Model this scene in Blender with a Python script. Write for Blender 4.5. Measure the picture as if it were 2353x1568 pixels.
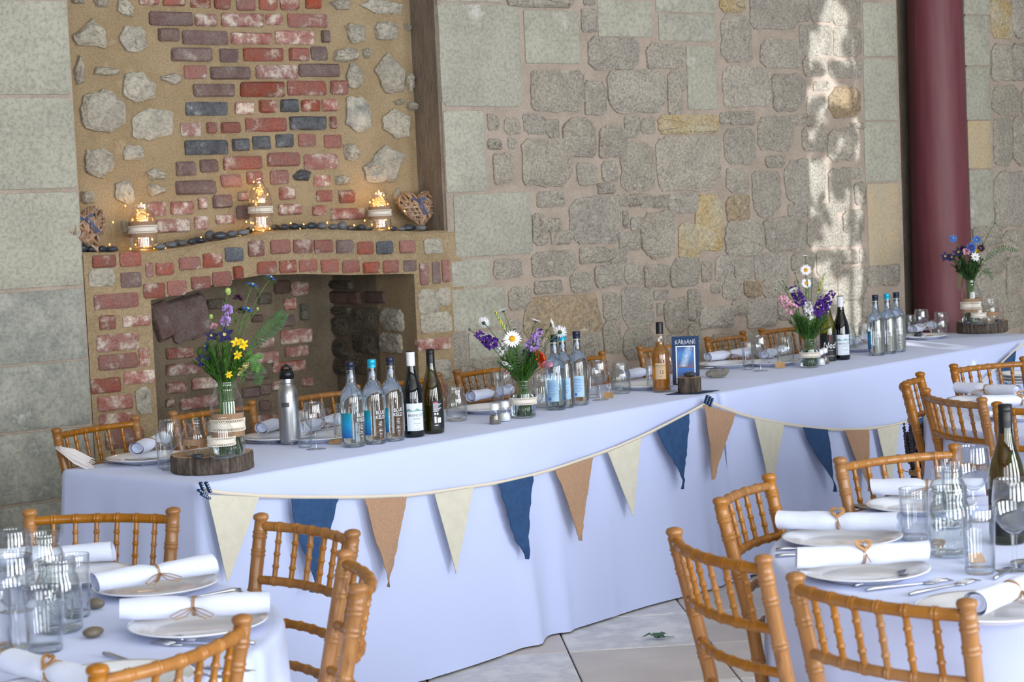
import bpy, math, random
from mathutils import Vector, Matrix
R = random.Random(11)
pi = math.pi
for o in list(bpy.data.objects): bpy.data.objects.remove(o)
scene = bpy.context.scene
COL = scene.collection

# ------------------------------------------------------------ camera
FPX, PITCH, ROLL, CAMH = 4356.3, .07127, -.04438, 1.5633
TH = .6127                      # direction of the old wall
TD = math.radians(48.0)         # direction of the long table
ZT = .77                        # table top height
fw = Vector((0, math.cos(PITCH), -math.sin(PITCH)))
rt0 = Vector((1, 0, 0)); up0 = rt0.cross(fw)
rt = math.cos(ROLL)*rt0 + math.sin(ROLL)*up0
up = -math.sin(ROLL)*rt0 + math.cos(ROLL)*up0
CAM = Vector((0, 0, CAMH))
cd = bpy.data.cameras.new('camera'); cam = bpy.data.objects.new('camera', cd); COL.objects.link(cam)
cam.matrix_world = Matrix(((rt.x, up.x, -fw.x, 0), (rt.y, up.y, -fw.y, 0), (rt.z, up.z, -fw.z, CAMH), (0, 0, 0, 1)))
cd.sensor_width = 36; cd.lens = FPX/2353*36; cd.clip_start = .05; cd.clip_end = 200
cd.dof.use_dof = True; cd.dof.focus_distance = 6.3; cd.dof.aperture_fstop = 9
scene.camera = cam

# ------------------------------------------------------------ light
scene.view_settings.view_transform = 'Standard'; scene.view_settings.look = 'None'
scene.view_settings.exposure = 0.0; scene.view_settings.gamma = 1; scene.view_settings.use_curve_mapping = False
wd = bpy.data.worlds.new('daylight'); scene.world = wd; wd.use_nodes = True
wd.node_tree.nodes['Background'].inputs[0].default_value = (.80, .90, 1.10, 1)
wd.node_tree.nodes['Background'].inputs[1].default_value = .30
def area(name, loc, target, sx, sy, power, colr):
    l = bpy.data.lights.new(name, 'AREA'); l.shape = 'RECTANGLE'; l.size = sx; l.size_y = sy; l.energy = power; l.color = colr
    o = bpy.data.objects.new(name, l); COL.objects.link(o); o.location = loc
    o.rotation_euler = (Vector(target)-Vector(loc)).to_track_quat('-Z', 'Y').to_euler()
    return o
# tall daylight openings of the open side of the building, behind and to the right of the camera
for k, (x, y) in enumerate(((-2.6, -3.2), (.2, -3.0), (3.0, -2.2), (5.4, -.6), (7.2, 1.6))):
    area('daylight_opening', (x, y, 1.95), (.8, 7.0, .9), 1.7, 3.2, (110, 150, 240, 300, 270)[k], (.95, .975, 1.0))

# low sun reaching one strip of the far wall through leaves (the leafy branch hangs outside the frame)
SUNP = Vector((6.6, -1.6, 3.4))
sl = bpy.data.lights.new('sunbeam', 'SPOT'); sl.energy = 11000; sl.color = (.93, .97, 1.0); sl.spot_size = math.radians(11.6); sl.spot_blend = .25; sl.shadow_soft_size = .004
so_ = bpy.data.objects.new('sunbeam', sl); COL.objects.link(so_); so_.location = SUNP

# ------------------------------------------------------------ pixel helpers (photograph frame 2353 x 1568)
def dray(px): return fw + rt*((px[0]-1176.5)/FPX) - up*((px[1]-784)/FPX)
def onz(px, z):
    d = dray(px); return CAM + d*((z-CAMH)/d.z)
UW = Vector((math.cos(TH), math.sin(TH), 0)); NW = Vector((math.sin(TH), -math.cos(TH), 0))
def onwall(px, n):                      # -> (u, z) on the plane at wall offset n
    d = dray(px); P = CAM + d*(n/d.dot(NW)); return P.dot(UW), P.z
TT = Vector((math.cos(TD), math.sin(TD), 0)); TW = Vector((-math.sin(TD), math.cos(TD), 0))
T0 = onz((465, 1112), ZT); T0.z = 0
def tab(t, w, z=0): return T0 + TT*t + TW*w + Vector((0, 0, z))
def totab(P): d = P-T0; return d.dot(TT), d.dot(TW)
def onfront(px, w):                     # vertical plane parallel to the table front
    d = dray(px); s = (w-(CAM-T0).dot(TW))/d.dot(TW); return CAM + d*s
def aty(px, y):
    d = dray(px); return CAM + d*(y/d.y)

# ------------------------------------------------------------ materials
def lin(h):
    c = [int(h[i:i+2], 16)/255 for i in (0, 2, 4)]
    return tuple(x/12.92 if x <= .04045 else ((x+.055)/1.055)**2.4 for x in c)
MATS = {}
def mat(name, base='808080', rough=.6, c2=None, scale=8, bump=0, bscale=40, rnd=0, metal=0, coat=0, emit=None, stretch=None, c3=None, detail=4, trans=0, ior=1.45, sheen=0, lo=.38, hi=.62, speck=0, sscale=170):
    if name in MATS: return MATS[name]
    m = bpy.data.materials.new(name); m.use_nodes = True; nt = m.node_tree; b = nt.nodes['Principled BSDF']
    N = nt.nodes.new; L = nt.links.new
    b.inputs['Roughness'].default_value = rough; b.inputs['Metallic'].default_value = metal
    b.inputs['Coat Weight'].default_value = coat; b.inputs['Transmission Weight'].default_value = trans; b.inputs['IOR'].default_value = ior
    b.inputs['Sheen Weight'].default_value = sheen
    col = lin(base)+(1,)
    b.inputs['Base Color'].default_value = col
    tc = N('ShaderNodeTexCoord'); mp = N('ShaderNodeMapping'); L(tc.outputs['Object'], mp.inputs[0])
    oi = N('ShaderNodeObjectInfo')
    if rnd or c2:
        va = N('ShaderNodeVectorMath'); va.operation = 'ADD'; sc = N('ShaderNodeVectorMath'); sc.operation = 'SCALE'; sc.inputs[0].default_value = (7.3, 3.1, 5.7)
        L(oi.outputs['Random'], sc.inputs['Scale']); L(mp.outputs[0], va.inputs[0]); L(sc.outputs[0], va.inputs[1]); vec = va.outputs[0]
    else: vec = mp.outputs[0]
    if stretch: mp.inputs['Scale'].default_value = stretch
    out = None
    if c2:
        n1 = N('ShaderNodeTexNoise'); n1.inputs['Scale'].default_value = scale; n1.inputs['Detail'].default_value = detail; n1.inputs['Roughness'].default_value = .65; L(vec, n1.inputs['Vector'])
        cr = N('ShaderNodeValToRGB'); cr.color_ramp.elements[0].position = lo; cr.color_ramp.elements[1].position = hi
        cr.color_ramp.elements[0].color = col; cr.color_ramp.elements[1].color = lin(c2)+(1,)
        if c3: e = cr.color_ramp.elements.new(hi+.12); e.color = lin(c3)+(1,)
        L(n1.outputs[0], cr.inputs[0]); out = cr.outputs[0]
    if rnd:
        hs = N('ShaderNodeHueSaturation')
        mr = N('ShaderNodeMapRange'); mr.inputs[3].default_value = 1-rnd; mr.inputs[4].default_value = 1+rnd; L(oi.outputs['Random'], mr.inputs[0]); L(mr.outputs[0], hs.inputs['Value'])
        wn = N('ShaderNodeTexWhiteNoise'); wn.noise_dimensions = '1D'; L(oi.outputs['Random'], wn.inputs['W'])
        m2 = N('ShaderNodeMapRange'); m2.inputs[3].default_value = 1-rnd*1.2; m2.inputs[4].default_value = 1+rnd*.8; L(wn.outputs[0], m2.inputs[0]); L(m2.outputs[0], hs.inputs['Saturation'])
        if out: L(out, hs.inputs['Color'])
        else: hs.inputs['Color'].default_value = col
        out = hs.outputs[0]
    if speck:
        n3 = N('ShaderNodeTexNoise'); n3.inputs['Scale'].default_value = sscale; n3.inputs['Detail'].default_value = 5; n3.inputs['Roughness'].default_value = .75; L(vec, n3.inputs['Vector'])
        m4 = N('ShaderNodeMapRange'); m4.inputs[1].default_value = .38; m4.inputs[2].default_value = .56; m4.inputs[3].default_value = 1-speck; m4.inputs[4].default_value = 1+speck*.45; L(n3.outputs[0], m4.inputs[0])
        h2 = N('ShaderNodeHueSaturation'); L(m4.outputs[0], h2.inputs['Value'])
        if out: L(out, h2.inputs['Color'])
        else: h2.inputs['Color'].default_value = col
        out = h2.outputs[0]
    if out: L(out, b.inputs['Base Color'])
    if bump:
        n2 = N('ShaderNodeTexNoise'); n2.inputs['Scale'].default_value = bscale; n2.inputs['Detail'].default_value = 6; n2.inputs['Roughness'].default_value = .6; L(vec, n2.inputs['Vector'])
        bp = N('ShaderNodeBump'); bp.inputs['Strength'].default_value = bump; bp.inputs['Distance'].default_value = .03; L(n2.outputs[0], bp.inputs['Height']); L(bp.outputs[0], b.inputs['Normal'])
    if emit: b.inputs['Emission Color'].default_value = lin(base)+(1,); b.inputs['Emission Strength'].default_value = emit
    MATS[name] = m; return m
def thin(name, tint=(.96, .98, .98), rough=.02, refl=1.5, edge=.62):
    # thin glass wall: clear transmission plus fresnel reflection
    m = bpy.data.materials.new(name); m.use_nodes = True; nt = m.node_tree; nt.nodes.remove(nt.nodes['Principled BSDF']); N = nt.nodes.new; L = nt.links.new
    t = N('ShaderNodeBsdfTransparent')
    # light crossing the wall at a grazing angle travels through more glass and comes out dimmer
    fa = N('ShaderNodeLayerWeight'); fa.inputs[0].default_value = .5; pw = N('ShaderNodeMath'); pw.operation = 'POWER'; pw.inputs[1].default_value = 3.0; L(fa.outputs['Facing'], pw.inputs[0])
    cm = N('ShaderNodeMix'); cm.data_type = 'RGBA'; L(pw.outputs[0], cm.inputs[0]); cm.inputs[6].default_value = tint+(1,); cm.inputs[7].default_value = tuple(c**2*edge for c in tint)+(1,); L(cm.outputs[2], t.inputs[0])
    g = N('ShaderNodeBsdfGlossy'); g.inputs['Roughness'].default_value = rough; g.inputs[0].default_value = (.95, .97, 1, 1)
    lw = N('ShaderNodeFresnel'); ge = N('ShaderNodeNewGeometry'); mi = N('ShaderNodeMapRange'); mi.inputs[3].default_value = 1.5; mi.inputs[4].default_value = 1/1.5
    L(ge.outputs['Backfacing'], mi.inputs[0]); L(mi.outputs[0], lw.inputs[0])   # same reflectance from both faces of the wall
    mu = N('ShaderNodeMath'); mu.operation = 'MULTIPLY'; mu.inputs[1].default_value = refl; mu.use_clamp = True; L(lw.outputs[0], mu.inputs[0])
    x = N('ShaderNodeMixShader'); L(mu.outputs[0], x.inputs[0]); L(t.outputs[0], x.inputs[1]); L(g.outputs[0], x.inputs[2]); L(x.outputs[0], nt.nodes['Material Output'].inputs[0])
    MATS[name] = m; return m
mat('limestone', 'c9c0b0', .92, 'b7aea0', 7, 1.0, 70, .08, c3='dcd4c7', speck=.34, sscale=85)
mat('limestone_tan', 'b39c7c', .92, 'a5947c', 9, 1.0, 45, .10, c3='cdbfa2', speck=.35, sscale=60)
mat('limestone_ochre', 'c2a878', .92, 'c2b79c', 7, .9, 50, .08, speck=.30, sscale=70)
mat('ashlar', 'acaa9b', .9, 'a09e90', 4, .3, 90, .05, c3='c2c0b6', speck=.22, sscale=60)
mat('ashlar_worn', 'a6a69b', .9, '888a83', 9, .35, 60, .06, c3='c2c2ba', detail=8, speck=.2, sscale=60)
mat('ashlar_buff', 'bca887', .9, 'b3a68e', 5, .3, 90, .05, speck=.16, sscale=90)
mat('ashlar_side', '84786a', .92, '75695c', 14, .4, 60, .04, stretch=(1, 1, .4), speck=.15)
mat('mortar_pink', 'b9a99b', .95, 'a99a8c', 6, .5, 120, speck=.14, sscale=110)
mat('mortar_sand', 'b19c7b', .95, 'a38d6c', 5, .6, 140, c3='bba888', speck=.22, sscale=120)
mat('mortar_dark', '8b7c68', .95, '736755', 5, .6, 90, speck=.2)
mat('flint', 'c0b9a8', .8, 'aca596', 10, .9, 40, .10, c3='dcd6c8', speck=.25, sscale=60)
mat('flint_dark', '8b8a84', .6, 'c4bdac', 12, .7, 40, .1, speck=.2)
mat('brick', '96584a', .88, '8d6056', 12, .5, 90, .20, c3='c4b0a2', hi=.56, lo=.42, speck=.25, sscale=110)
mat('brick_worn', '99645a', .9, 'a88279', 18, .5, 80, .14, c3='d4c6b8', hi=.50, speck=.25, sscale=110)
mat('brick_dark', '725a57', .85, '80706a', 12, .5, 90, .14, c3='a59a8f', hi=.6, speck=.25, sscale=110)
mat('brick_blue', '4a4c52', .45, '62666b', 16, .5, 60, .12, c3='9b9b98', hi=.6, speck=.3, sscale=90)
mat('brick_soot', '5c483c', .9, '6f5a50', 12, .5, 90, .18, speck=.2)
mat('stone_soot', '5d554b', .9, '77705f', 9, .9, 45, .14, speck=.3, sscale=60)
mat('column_red', '66343a', .5, '743f44', 3, .10, 160, stretch=(9, 9, .5), c3='845a5c', hi=.66, speck=.12, sscale=300)
mat('tile_white', 'e6e3de', .35, 'cdcbca', 3.2, 0, rnd=.05, detail=9, c3='efece8', lo=.42, hi=.50)
mat('tile_beige', 'd0c8c0', .45, 'c4bbb4', 3, 0, rnd=.05, detail=8)
mat('grout', '5e5850', .95, '4c463f', 8)
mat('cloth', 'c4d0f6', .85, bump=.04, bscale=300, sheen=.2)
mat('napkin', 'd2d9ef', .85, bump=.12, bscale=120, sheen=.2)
mat('bamboo_wood', '86530f', .34, '986420', 26, .06, 60, .10, coat=.2, stretch=(1, 1, .25), c3='6b3d0a')
mat('seat_wood', 'b9782f', .4, 'a9682a', 10, .05, 60, coat=.2)
mat('porcelain', 'e4e6ec', .12, coat=.4)
mat('steel', 'c2c4c8', .28, metal=1)
mat('brushed_steel', 'b4b4b4', .34, 'a2a2a4', 200, .03, 300, metal=1, stretch=(1, 1, .02))
mat('black_plastic', '0c0c0e', .35)
mat('bark', '4a4038', .95, '70645a', 55, 1.0, 60, stretch=(1, 1, .18), c3='948878', lo=.40, hi=.58)
mat('cut_wood', 'c2a582', .85, 'ae8f6c', 9, .15, 60)
mat('burlap', 'b08f72', .95, '9e7f63', 160, .5, 500)
mat('burlap_flag', 'bd9a7e', .95, 'ac8a6f', 180, .4, 500)
mat('navy_cloth', '2c4f7c', .9, '26466f', 40, .2, 400)
mat('cream_felt', 'd2cfc0', .95, 'cbc8b8', 30, .1, 300)
mat('lace', 'e4dccf', .9, bump=.3, bscale=260)
mat('tape', 'dcd3c4', .9)
mat('twine', '9d7a55', .95)
mat('charm_wood', 'b3885a', .7, '8d6640', 30)
mat('peg_navy', '1d3a63', .5); mat('white_dot', 'e8eaf0', .7)
mat('kraft', 'b18e66', .9, 'a3815b', 30)
mat('stem_green', '4f7233', .6, '3d5e28', 12); mat('leaf_green', '3b6425', .6, '4f7f2e', 14, rnd=.15); mat('leaf_dark', '2c4a26', .6, '3c5d30', 14)
mat('bud_green', 'a5b867', .6); mat('petal_white', 'eceaf0', .7); mat('disc_yellow', 'e2b01c', .8, 'c98f12', 90)
mat('petal_purple', '5b2b93', .7, '46207a', 40); mat('petal_lilac', '9a78c0', .7, 'b79bd6', 30); mat('petal_plum', '3a1636', .7)
mat('petal_blue', '4a7cc4', .7, '2f59b4', 20); mat('petal_indigo', '241f56', .7, '1a1640', 30); mat('petal_pink', 'd79bb0', .7, 'e6b8c6', 30)
mat('petal_orange', 'd9561a', .6, 'c53a10', 25); mat('petal_yellow', 'e8c516', .7); mat('petal_cream', 'd8cf9c', .7, 'c9b45a', 40)
mat('lavender_dry', '3e3a48', .95, '504a58', 40)
mat('pebble', '4b4d52', .4, '6a6c70', 26, .1, 60, .25, c3='8d8c88'); mat('pebble_dark', '30343a', .28, '3e444c', 20, .1, 60, .2)
mat('pebble_brown', '5b5348', .35, '7a6f5f', 30, .1, 60, .1, c3='3d3a34'); mat('seal_stone', '8d8a80', .8, '73706a', 30, .4, 80, c3='aaa79c')
mat('willow', 'b3957a', .8, '8f6f58', 30, .3, 100, .2); mat('ribbon_blue', '48506e', .6)
mat('wire_copper', '8f6a3a', .4, metal=.8)
mat('warm_bulb', 'ffb04a', .4, emit=9)
mat('cap_navy', '141c36', .35); mat('cap_teal', '18a6c8', .3, metal=.3); mat('cap_white', 'd9dce4', .5); mat('cap_black', '111214', .4)
mat('label_paper', 'd5dde8', .6); mat('label_black', '15181c', .5); mat('label_tan', 'c3a887', .8); mat('label_back', 'a9c6d8', .5, '8fb4cc', 6)
mat('print_white', 'e6e8ee', .6); mat('print_dark', '2a2c34', .6); mat('print_red', 'b0303a', .6); mat('print_green', '4d8a6a', .6, '7fa9b4', 10)
mat('wine_red', '16060a', .15); mat('wine_white', '4a4a10', .12); mat('whisky', 'c88a26', .08, trans=.8, ior=1.36)
mat('water', 'eef6fa', .0, trans=1, ior=1.33)
mat('card_navy', '23395c', .8); mat('black_cloth', '14181c', .95, bump=.3, bscale=120)
mat('salt', 'e9eaee', .95, bump=.3, bscale=400); mat('pepper', '8b8478', .95, '5c564c', 300, .3, 400)
mat('pale_plume', 'd8d2d2', .9); mat('leaf_fallen', '4f6b58', .7)
mat('limewash', 'dddcd6', .95); mat('table_board', '9a8468', .7, '8a7458', 8); mat('trestle_steel', '55585c', .5, metal=.6)
thin('glass', (.985, .992, .992)); thin('glass_jar', (.972, .988, .982), .03); thin('glass_blue', (.95, .98, .99), .02)
thin('glass_mantel', (.97, .965, .94), .06, 2.4); thin('glass_olive', (.42, .42, .10), .03); thin('glass_dark', (.10, .12, .04), .03); thin('glass_amber', (.97, .95, .90), .02)
def gradmat(name, cols, axis=2, lo=0, hi=1, rough=.4):
    m = bpy.data.materials.new(name); m.use_nodes = True; nt = m.node_tree; b = nt.nodes['Principled BSDF']; b.inputs['Roughness'].default_value = rough
    N = nt.nodes.new; L = nt.links.new
    tc = N('ShaderNodeTexCoord'); sp = N('ShaderNodeSeparateXYZ'); L(tc.outputs['Object'], sp.inputs[0])
    n1 = N('ShaderNodeTexNoise'); n1.inputs['Scale'].default_value = 60; L(tc.outputs['Object'], n1.inputs[0])
    mr = N('ShaderNodeMapRange'); mr.inputs[1].default_value = lo; mr.inputs[2].default_value = hi; L(sp.outputs[axis], mr.inputs[0])
    ad = N('ShaderNodeMath'); ad.operation = 'MULTIPLY_ADD'; ad.inputs[1].default_value = .16; L(n1.outputs[0], ad.inputs[0]); sb = N('ShaderNodeMath'); sb.operation = 'SUBTRACT'; sb.inputs[1].default_value = .08
    L(mr.outputs[0], ad.inputs[2]); L(ad.outputs[0], sb.inputs[0])
    cr = N('ShaderNodeValToRGB'); els = cr.color_ramp.elements
    for i, (p, c) in enumerate(cols):
        e = els[i] if i < 2 else els.new(p)
        e.position = p; e.color = lin(c)+(1,)
    L(sb.outputs[0], cr.inputs[0]); L(cr.outputs[0], b.inputs['Base Color']); MATS[name] = m; return m
gradmat('water_label', [(0, '1c4f9c'), (1, '0d7f86'), (.55, '168fc0')], 2, .03, .12)

# ------------------------------------------------------------ mesh helpers
class MB:
    def __init__(s): s.v = []; s.f = []
    def add(s, vs, fs):
        n = len(s.v); s.v += [tuple(x) for x in vs]; s.f += [tuple(i+n for i in f) for f in fs]; return s
    def box(s, c, d, rz=0, M=None):
        vs = []
        for sx in (-.5, .5):
            for sy in (-.5, .5):
                for sz in (-.5, .5):
                    p = Vector((sx*d[0], sy*d[1], sz*d[2]))
                    if rz: p = Matrix.Rotation(rz, 3, 'Z') @ p
                    if M: p = M @ p
                    vs.append(p+Vector(c))
        return s.add(vs, [(0, 1, 3, 2), (4, 6, 7, 5), (0, 4, 5, 1), (2, 3, 7, 6), (0, 2, 6, 4), (1, 5, 7, 3)])
    def lathe(s, prof, seg=24, c=(0, 0, 0), M=None, cap0=False, cap1=False, a0=0, a1=2*pi):
        full = abs(a1-a0-2*pi) < 1e-6; ns = seg if full else seg+1
        vs = []; fs = []
        for r, z in prof:
            for k in range(ns):
                a = a0+(a1-a0)*k/seg; p = Vector((r*math.cos(a), r*math.sin(a), z))
                if M: p = M @ p
                vs.append(p+Vector(c))
        for i in range(len(prof)-1):
            for k in range(seg):
                k2 = (k+1) % ns
                fs.append((i*ns+k, i*ns+k2, (i+1)*ns+k2, (i+1)*ns+k))
        if cap0: fs.append(tuple(range(ns-1, -1, -1)))
        if cap1: fs.append(tuple((len(prof)-1)*ns+k for k in range(ns)))
        return s.add(vs, fs)
    def tube(s, pts, r, seg=8, cap=True):
        pts = [Vector(p) for p in pts]; n = len(pts); rr = r if isinstance(r, (list, tuple)) else [r]*n
        t0 = (pts[1]-pts[0]).normalized(); a = Vector((0, 0, 1)) if abs(t0.z) < .9 else Vector((1, 0, 0)); x = t0.cross(a).normalized()
        vs = []; fs = []
        for i in range(n):
            t = (pts[min(i+1, n-1)]-pts[max(i-1, 0)]).normalized()
            x = (x-t*x.dot(t)).normalized(); y = t.cross(x)
            for k in range(seg):
                an = 2*pi*k/seg; vs.append(pts[i]+(x*math.cos(an)+y*math.sin(an))*rr[i])
        for i in range(n-1):
            for k in range(seg): fs.append((i*seg+k, i*seg+(k+1) % seg, (i+1)*seg+(k+1) % seg, (i+1)*seg+k))
        if cap: fs.append(tuple(range(seg-1, -1, -1))); fs.append(tuple((n-1)*seg+k for k in range(seg)))
        return s.add(vs, fs)
    def prism(s, poly, y0, y1, plane='xz'):
        # poly in (a, b); extruded from y0 to y1 along the third axis
        n = len(poly)
        def P(a, b, c): return (a, c, b) if plane == 'xz' else (a, b, c)
        vs = [P(a, b, y0) for a, b in poly]+[P(a, b, y1) for a, b in poly]
        fs = [tuple(range(n)), tuple(range(2*n-1, n-1, -1))]+[(i, i+n, (i+1) % n+n, (i+1) % n) for i in range(n)]
        return s.add(vs, fs)
    def ball(s, c, r, seg=8, rings=6, M=None):
        if not isinstance(r, (tuple, list)): r = (r, r, r)
        prof = [(math.sin(pi*i/rings), -math.cos(pi*i/rings)) for i in range(rings+1)]
        S = Matrix(((r[0], 0, 0), (0, r[1], 0), (0, 0, r[2])))
        return s.lathe([(max(a, 1e-4), b) for a, b in prof], seg, c, (M @ S) if M else S)
    def petal(s, o, d, nrm, ln, wd, curl=.2):
        d = Vector(d).normalized(); nrm = Vector(nrm); nrm = (nrm-d*nrm.dot(d)).normalized(); x = d.cross(nrm); o = Vector(o)
        a = o+x*wd*.25; b = o-x*wd*.25; m = o+d*ln*.6+nrm*ln*curl*.25; c = m+x*wd*.5; e = m-x*wd*.5; tip = o+d*ln-nrm*ln*curl*.2
        t1 = tip+x*wd*.18; t2 = tip-x*wd*.18
        return s.add([b, a, c, e, t1, t2], [(0, 1, 2, 3), (3, 2, 4, 5)])
    def mesh(s, name, m, smooth=True):
        me = bpy.data.meshes.new(name); me.from_pydata(s.v, [], s.f); me.validate()
        me.materials.append(MATS[m] if isinstance(m, str) else m)
        if smooth: me.polygons.foreach_set('use_smooth', [True]*len(me.polygons))
        me.update(); return me
def obj(name, me, parent=None, loc=(0, 0, 0), rz=0, kind=None, label=None, cat=None, group=None):
    o = bpy.data.objects.new(name, me); COL.objects.link(o); o.location = loc
    if rz: o.rotation_euler = (0, 0, rz)
    if parent: o.parent = parent
    if kind: o['kind'] = kind
    if label: o['label'] = label
    if cat: o['category'] = cat
    if group: o['group'] = group
    return o
def thing(name, label, cat, loc=(0, 0, 0), rz=0, group=None): return obj(name, None, None, loc, rz, None, label, cat, group)
def sharp(me, ang=40):
    # smooth shading only across gentle edges
    try: me.set_sharp_from_angle(angle=math.radians(ang))
    except Exception: pass
    return me
FINE = ('lettering', 'moulded_lettering', 'small_print')      # many tiny strokes kept together
def place(name, proto, loc, rz, label, cat, group=None, scale=None):
    o = thing(name, label, cat, loc, rz, group)
    if scale: o.scale = scale if isinstance(scale, tuple) else (scale,)*3
    for pn, me, subs in proto:
        p = obj(pn, me, o)
        if pn in FINE: p['kind'] = 'stuff'
        for sn, sm in subs: obj(sn, sm, p, kind='stuff' if sn in FINE else None)
    return o
def part(pn, me, *subs): return (pn, me, list(subs))
TXT = {}
def textmesh(s, size, thinner=0):
    if s not in TXT:
        c = bpy.data.curves.new('t', 'FONT'); c.body = s; c.size = 1; c.align_x = 'CENTER'; c.resolution_u = 2; c.offset = thinner
        o = bpy.data.objects.new('t', c); COL.objects.link(o); bpy.context.view_layer.update()
        me = o.to_mesh(); TXT[s] = ([tuple(v.co) for v in me.vertices], [tuple(p.vertices) for p in me.polygons]); o.to_mesh_clear(); bpy.data.objects.remove(o)
    V, F = TXT[s]; return [(x*size, y*size) for x, y, z in V], F
def cyltext(mb, s, size, r, z, a, sq=1):       # lettering wrapped on a bottle: centre angle a, base height z
    V, F = textmesh(s, size); mb.add([(r*math.cos(a+x*sq/r), r*math.sin(a+x*sq/r), z+y) for x, y in V], F)
def patch(mb, r, z0, z1, a0, a1, seg=10):
    mb.lathe([(r, z0), (r, z1)], seg, a0=a0, a1=a1)
# ============================================================ the setting
NF, NP, NB = -7.40, -7.62, -8.15        # outer wall face, niche panel, firebox back
ZTOP = 4.2
UL = onwall((172, 300), NF)[0]          # niche left edge
UR = onwall((1016, 250), NF)[0]         # niche right edge
URC = onwall((2068, 300), NF)[0]        # column slot
URD = onwall((2226, 300), NF)[0]
def slab(name, u0, u1, y0, y1, z0, z1, m, parent=None, kind='structure'):
    mb = MB().box(((u0+u1)/2, (y0+y1)/2, (z0+z1)/2), (u1-u0, y1-y0, z1-z0))
    return obj(name, mb.mesh(name, m, False), parent, rz=0 if parent else TH, kind=None if parent else kind)
wall_left = slab('wall_left', -2.5, UL, -NF, -NF+.9, 0, ZTOP, 'mortar_pink')
wall_niche = slab('wall_niche', UL, UR, -NP, -NP+.05, 1.43, ZTOP, 'mortar_sand')
wall_back = slab('wall_back', UR, URC, -NF, -NF+.9, 0, ZTOP, 'mortar_pink')
wall_right = slab('wall_right', URD, 13, -NF, -NF+.9, 0, ZTOP, 'mortar_pink')
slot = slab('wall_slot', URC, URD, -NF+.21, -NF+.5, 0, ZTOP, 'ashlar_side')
ceiling = obj('ceiling', MB().box((2.5, 2.0, ZTOP+.05), (18, 13.2, .1)).mesh('ceiling', 'limewash', False), rz=TH, kind='structure')
# plain return of the right-hand wall facing the niche (dressed side)
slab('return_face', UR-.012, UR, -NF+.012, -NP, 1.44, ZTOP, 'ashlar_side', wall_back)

def outline(w, h, kind, rr):
    # a few real corners, edges broken into short uneven runs
    if kind == 'f':
        n = rr.choice((5, 6, 6, 7)); C = []
        for k in range(n):
            a = 2*pi*(k+rr.uniform(-.28, .28))/n+.4; q = 1/max(abs(math.cos(a)), abs(math.sin(a)))**.55*rr.uniform(.84, 1.0)
            C.append((math.cos(a)*q*w/2, math.sin(a)*q*h/2))
        e, jit = 3, .03
    else:
        ci, jit, e = {'r': (.012, .004, 4), 'q': (.13, .022, 4), 'b': (.05, .016, 4)}[kind]
        C = []
        for sx, sz in ((-1, -1), (1, -1), (1, 1), (-1, 1)):
            x, z = sx*w/2*(1-rr.uniform(0, ci)), sz*h/2*(1-rr.uniform(0, ci))
            cut = min(w, h)*(rr.uniform(.02, .06) if kind == 'r' else rr.uniform(.08, .2) if kind == 'b' else rr.uniform(.08, .34))
            p, q = (x-sx*cut*rr.uniform(.6, 1), z), (x, z-sz*cut*rr.uniform(.6, 1))
            C += [q, p] if sx*sz < 0 and False else ([p, q] if sx*sz < 0 else [q, p])
    out = []
    for i in range(len(C)):
        (x0, z0), (x1, z1) = C[i], C[(i+1) % len(C)]
        ln = math.hypot(x1-x0, z1-z0); k = 1 if ln < .25*min(w, h) else e
        for j in range(k):
            t = j/k; g = jit*min(w, h)*1.4
            out.append((x0+(x1-x0)*t+(rr.uniform(-g, g) if j else 0), z0+(z1-z0)*t+(rr.uniform(-g, g) if j else 0)))
    return out
def stone_mesh(w, h, d, kind, m, rr):
    P = outline(w, h, kind, rr); n = len(P); mb = MB(); vs = []
    ins = min(.012, w*.12, h*.12) if kind in 'rb' else min(.02, w*.14, h*.14)
    sx, sz = 1-2*ins/w, 1-2*ins/h
    tx, tz = rr.uniform(-1, 1)*d*.25, rr.uniform(-1, 1)*d*.25
    jd = d*(.05 if kind in 'rb' else .3)
    for x, z in P: vs.append((x*1.02, .02, z*1.02))
    for x, z in P: vs.append((x, -d*.55, z))
    for x, z in P: vs.append((x*sx, -d+tx*x/w+tz*z/h+rr.uniform(-jd, jd)*.5, z*sz))
    for x, z in P: vs.append((x*.45, -d*1.08+tx*x/w*.5+rr.uniform(-jd, jd), z*.45))
    vs.append((0, -d*1.1+rr.uniform(-jd, jd), 0)); c = len(vs)-1; fs = []
    for r in range(3):
        for k in range(n): fs.append((r*n+k, r*n+(k+1) % n, (r+1)*n+(k+1) % n, (r+1)*n+k))
    for k in range(n): fs.append((3*n+k, 3*n+(k+1) % n, c))
    mb.add(vs, fs); return sharp(mb.mesh('stone', m, True), 35)
placed = {}
def lay(name, parent, n, box, kind, m, d, rr, tilt=0, key=None):
    x0, y0, x1, y1 = box; cx, cy = (x0+x1)/2, (y0+y1)/2
    if kind == 'q': g = 4.2; x0 -= g; x1 += g; y0 -= g; y1 += g
    u0 = onwall((x0, cy), n)[0]; u1 = onwall((x1, cy), n)[0]; z0 = onwall((cx, y1), n)[1]; z1 = onwall((cx, y0), n)[1]
    return layuz(name, parent, n, u0, u1, z0, z1, kind, m, d, rr, tilt, key)
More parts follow.
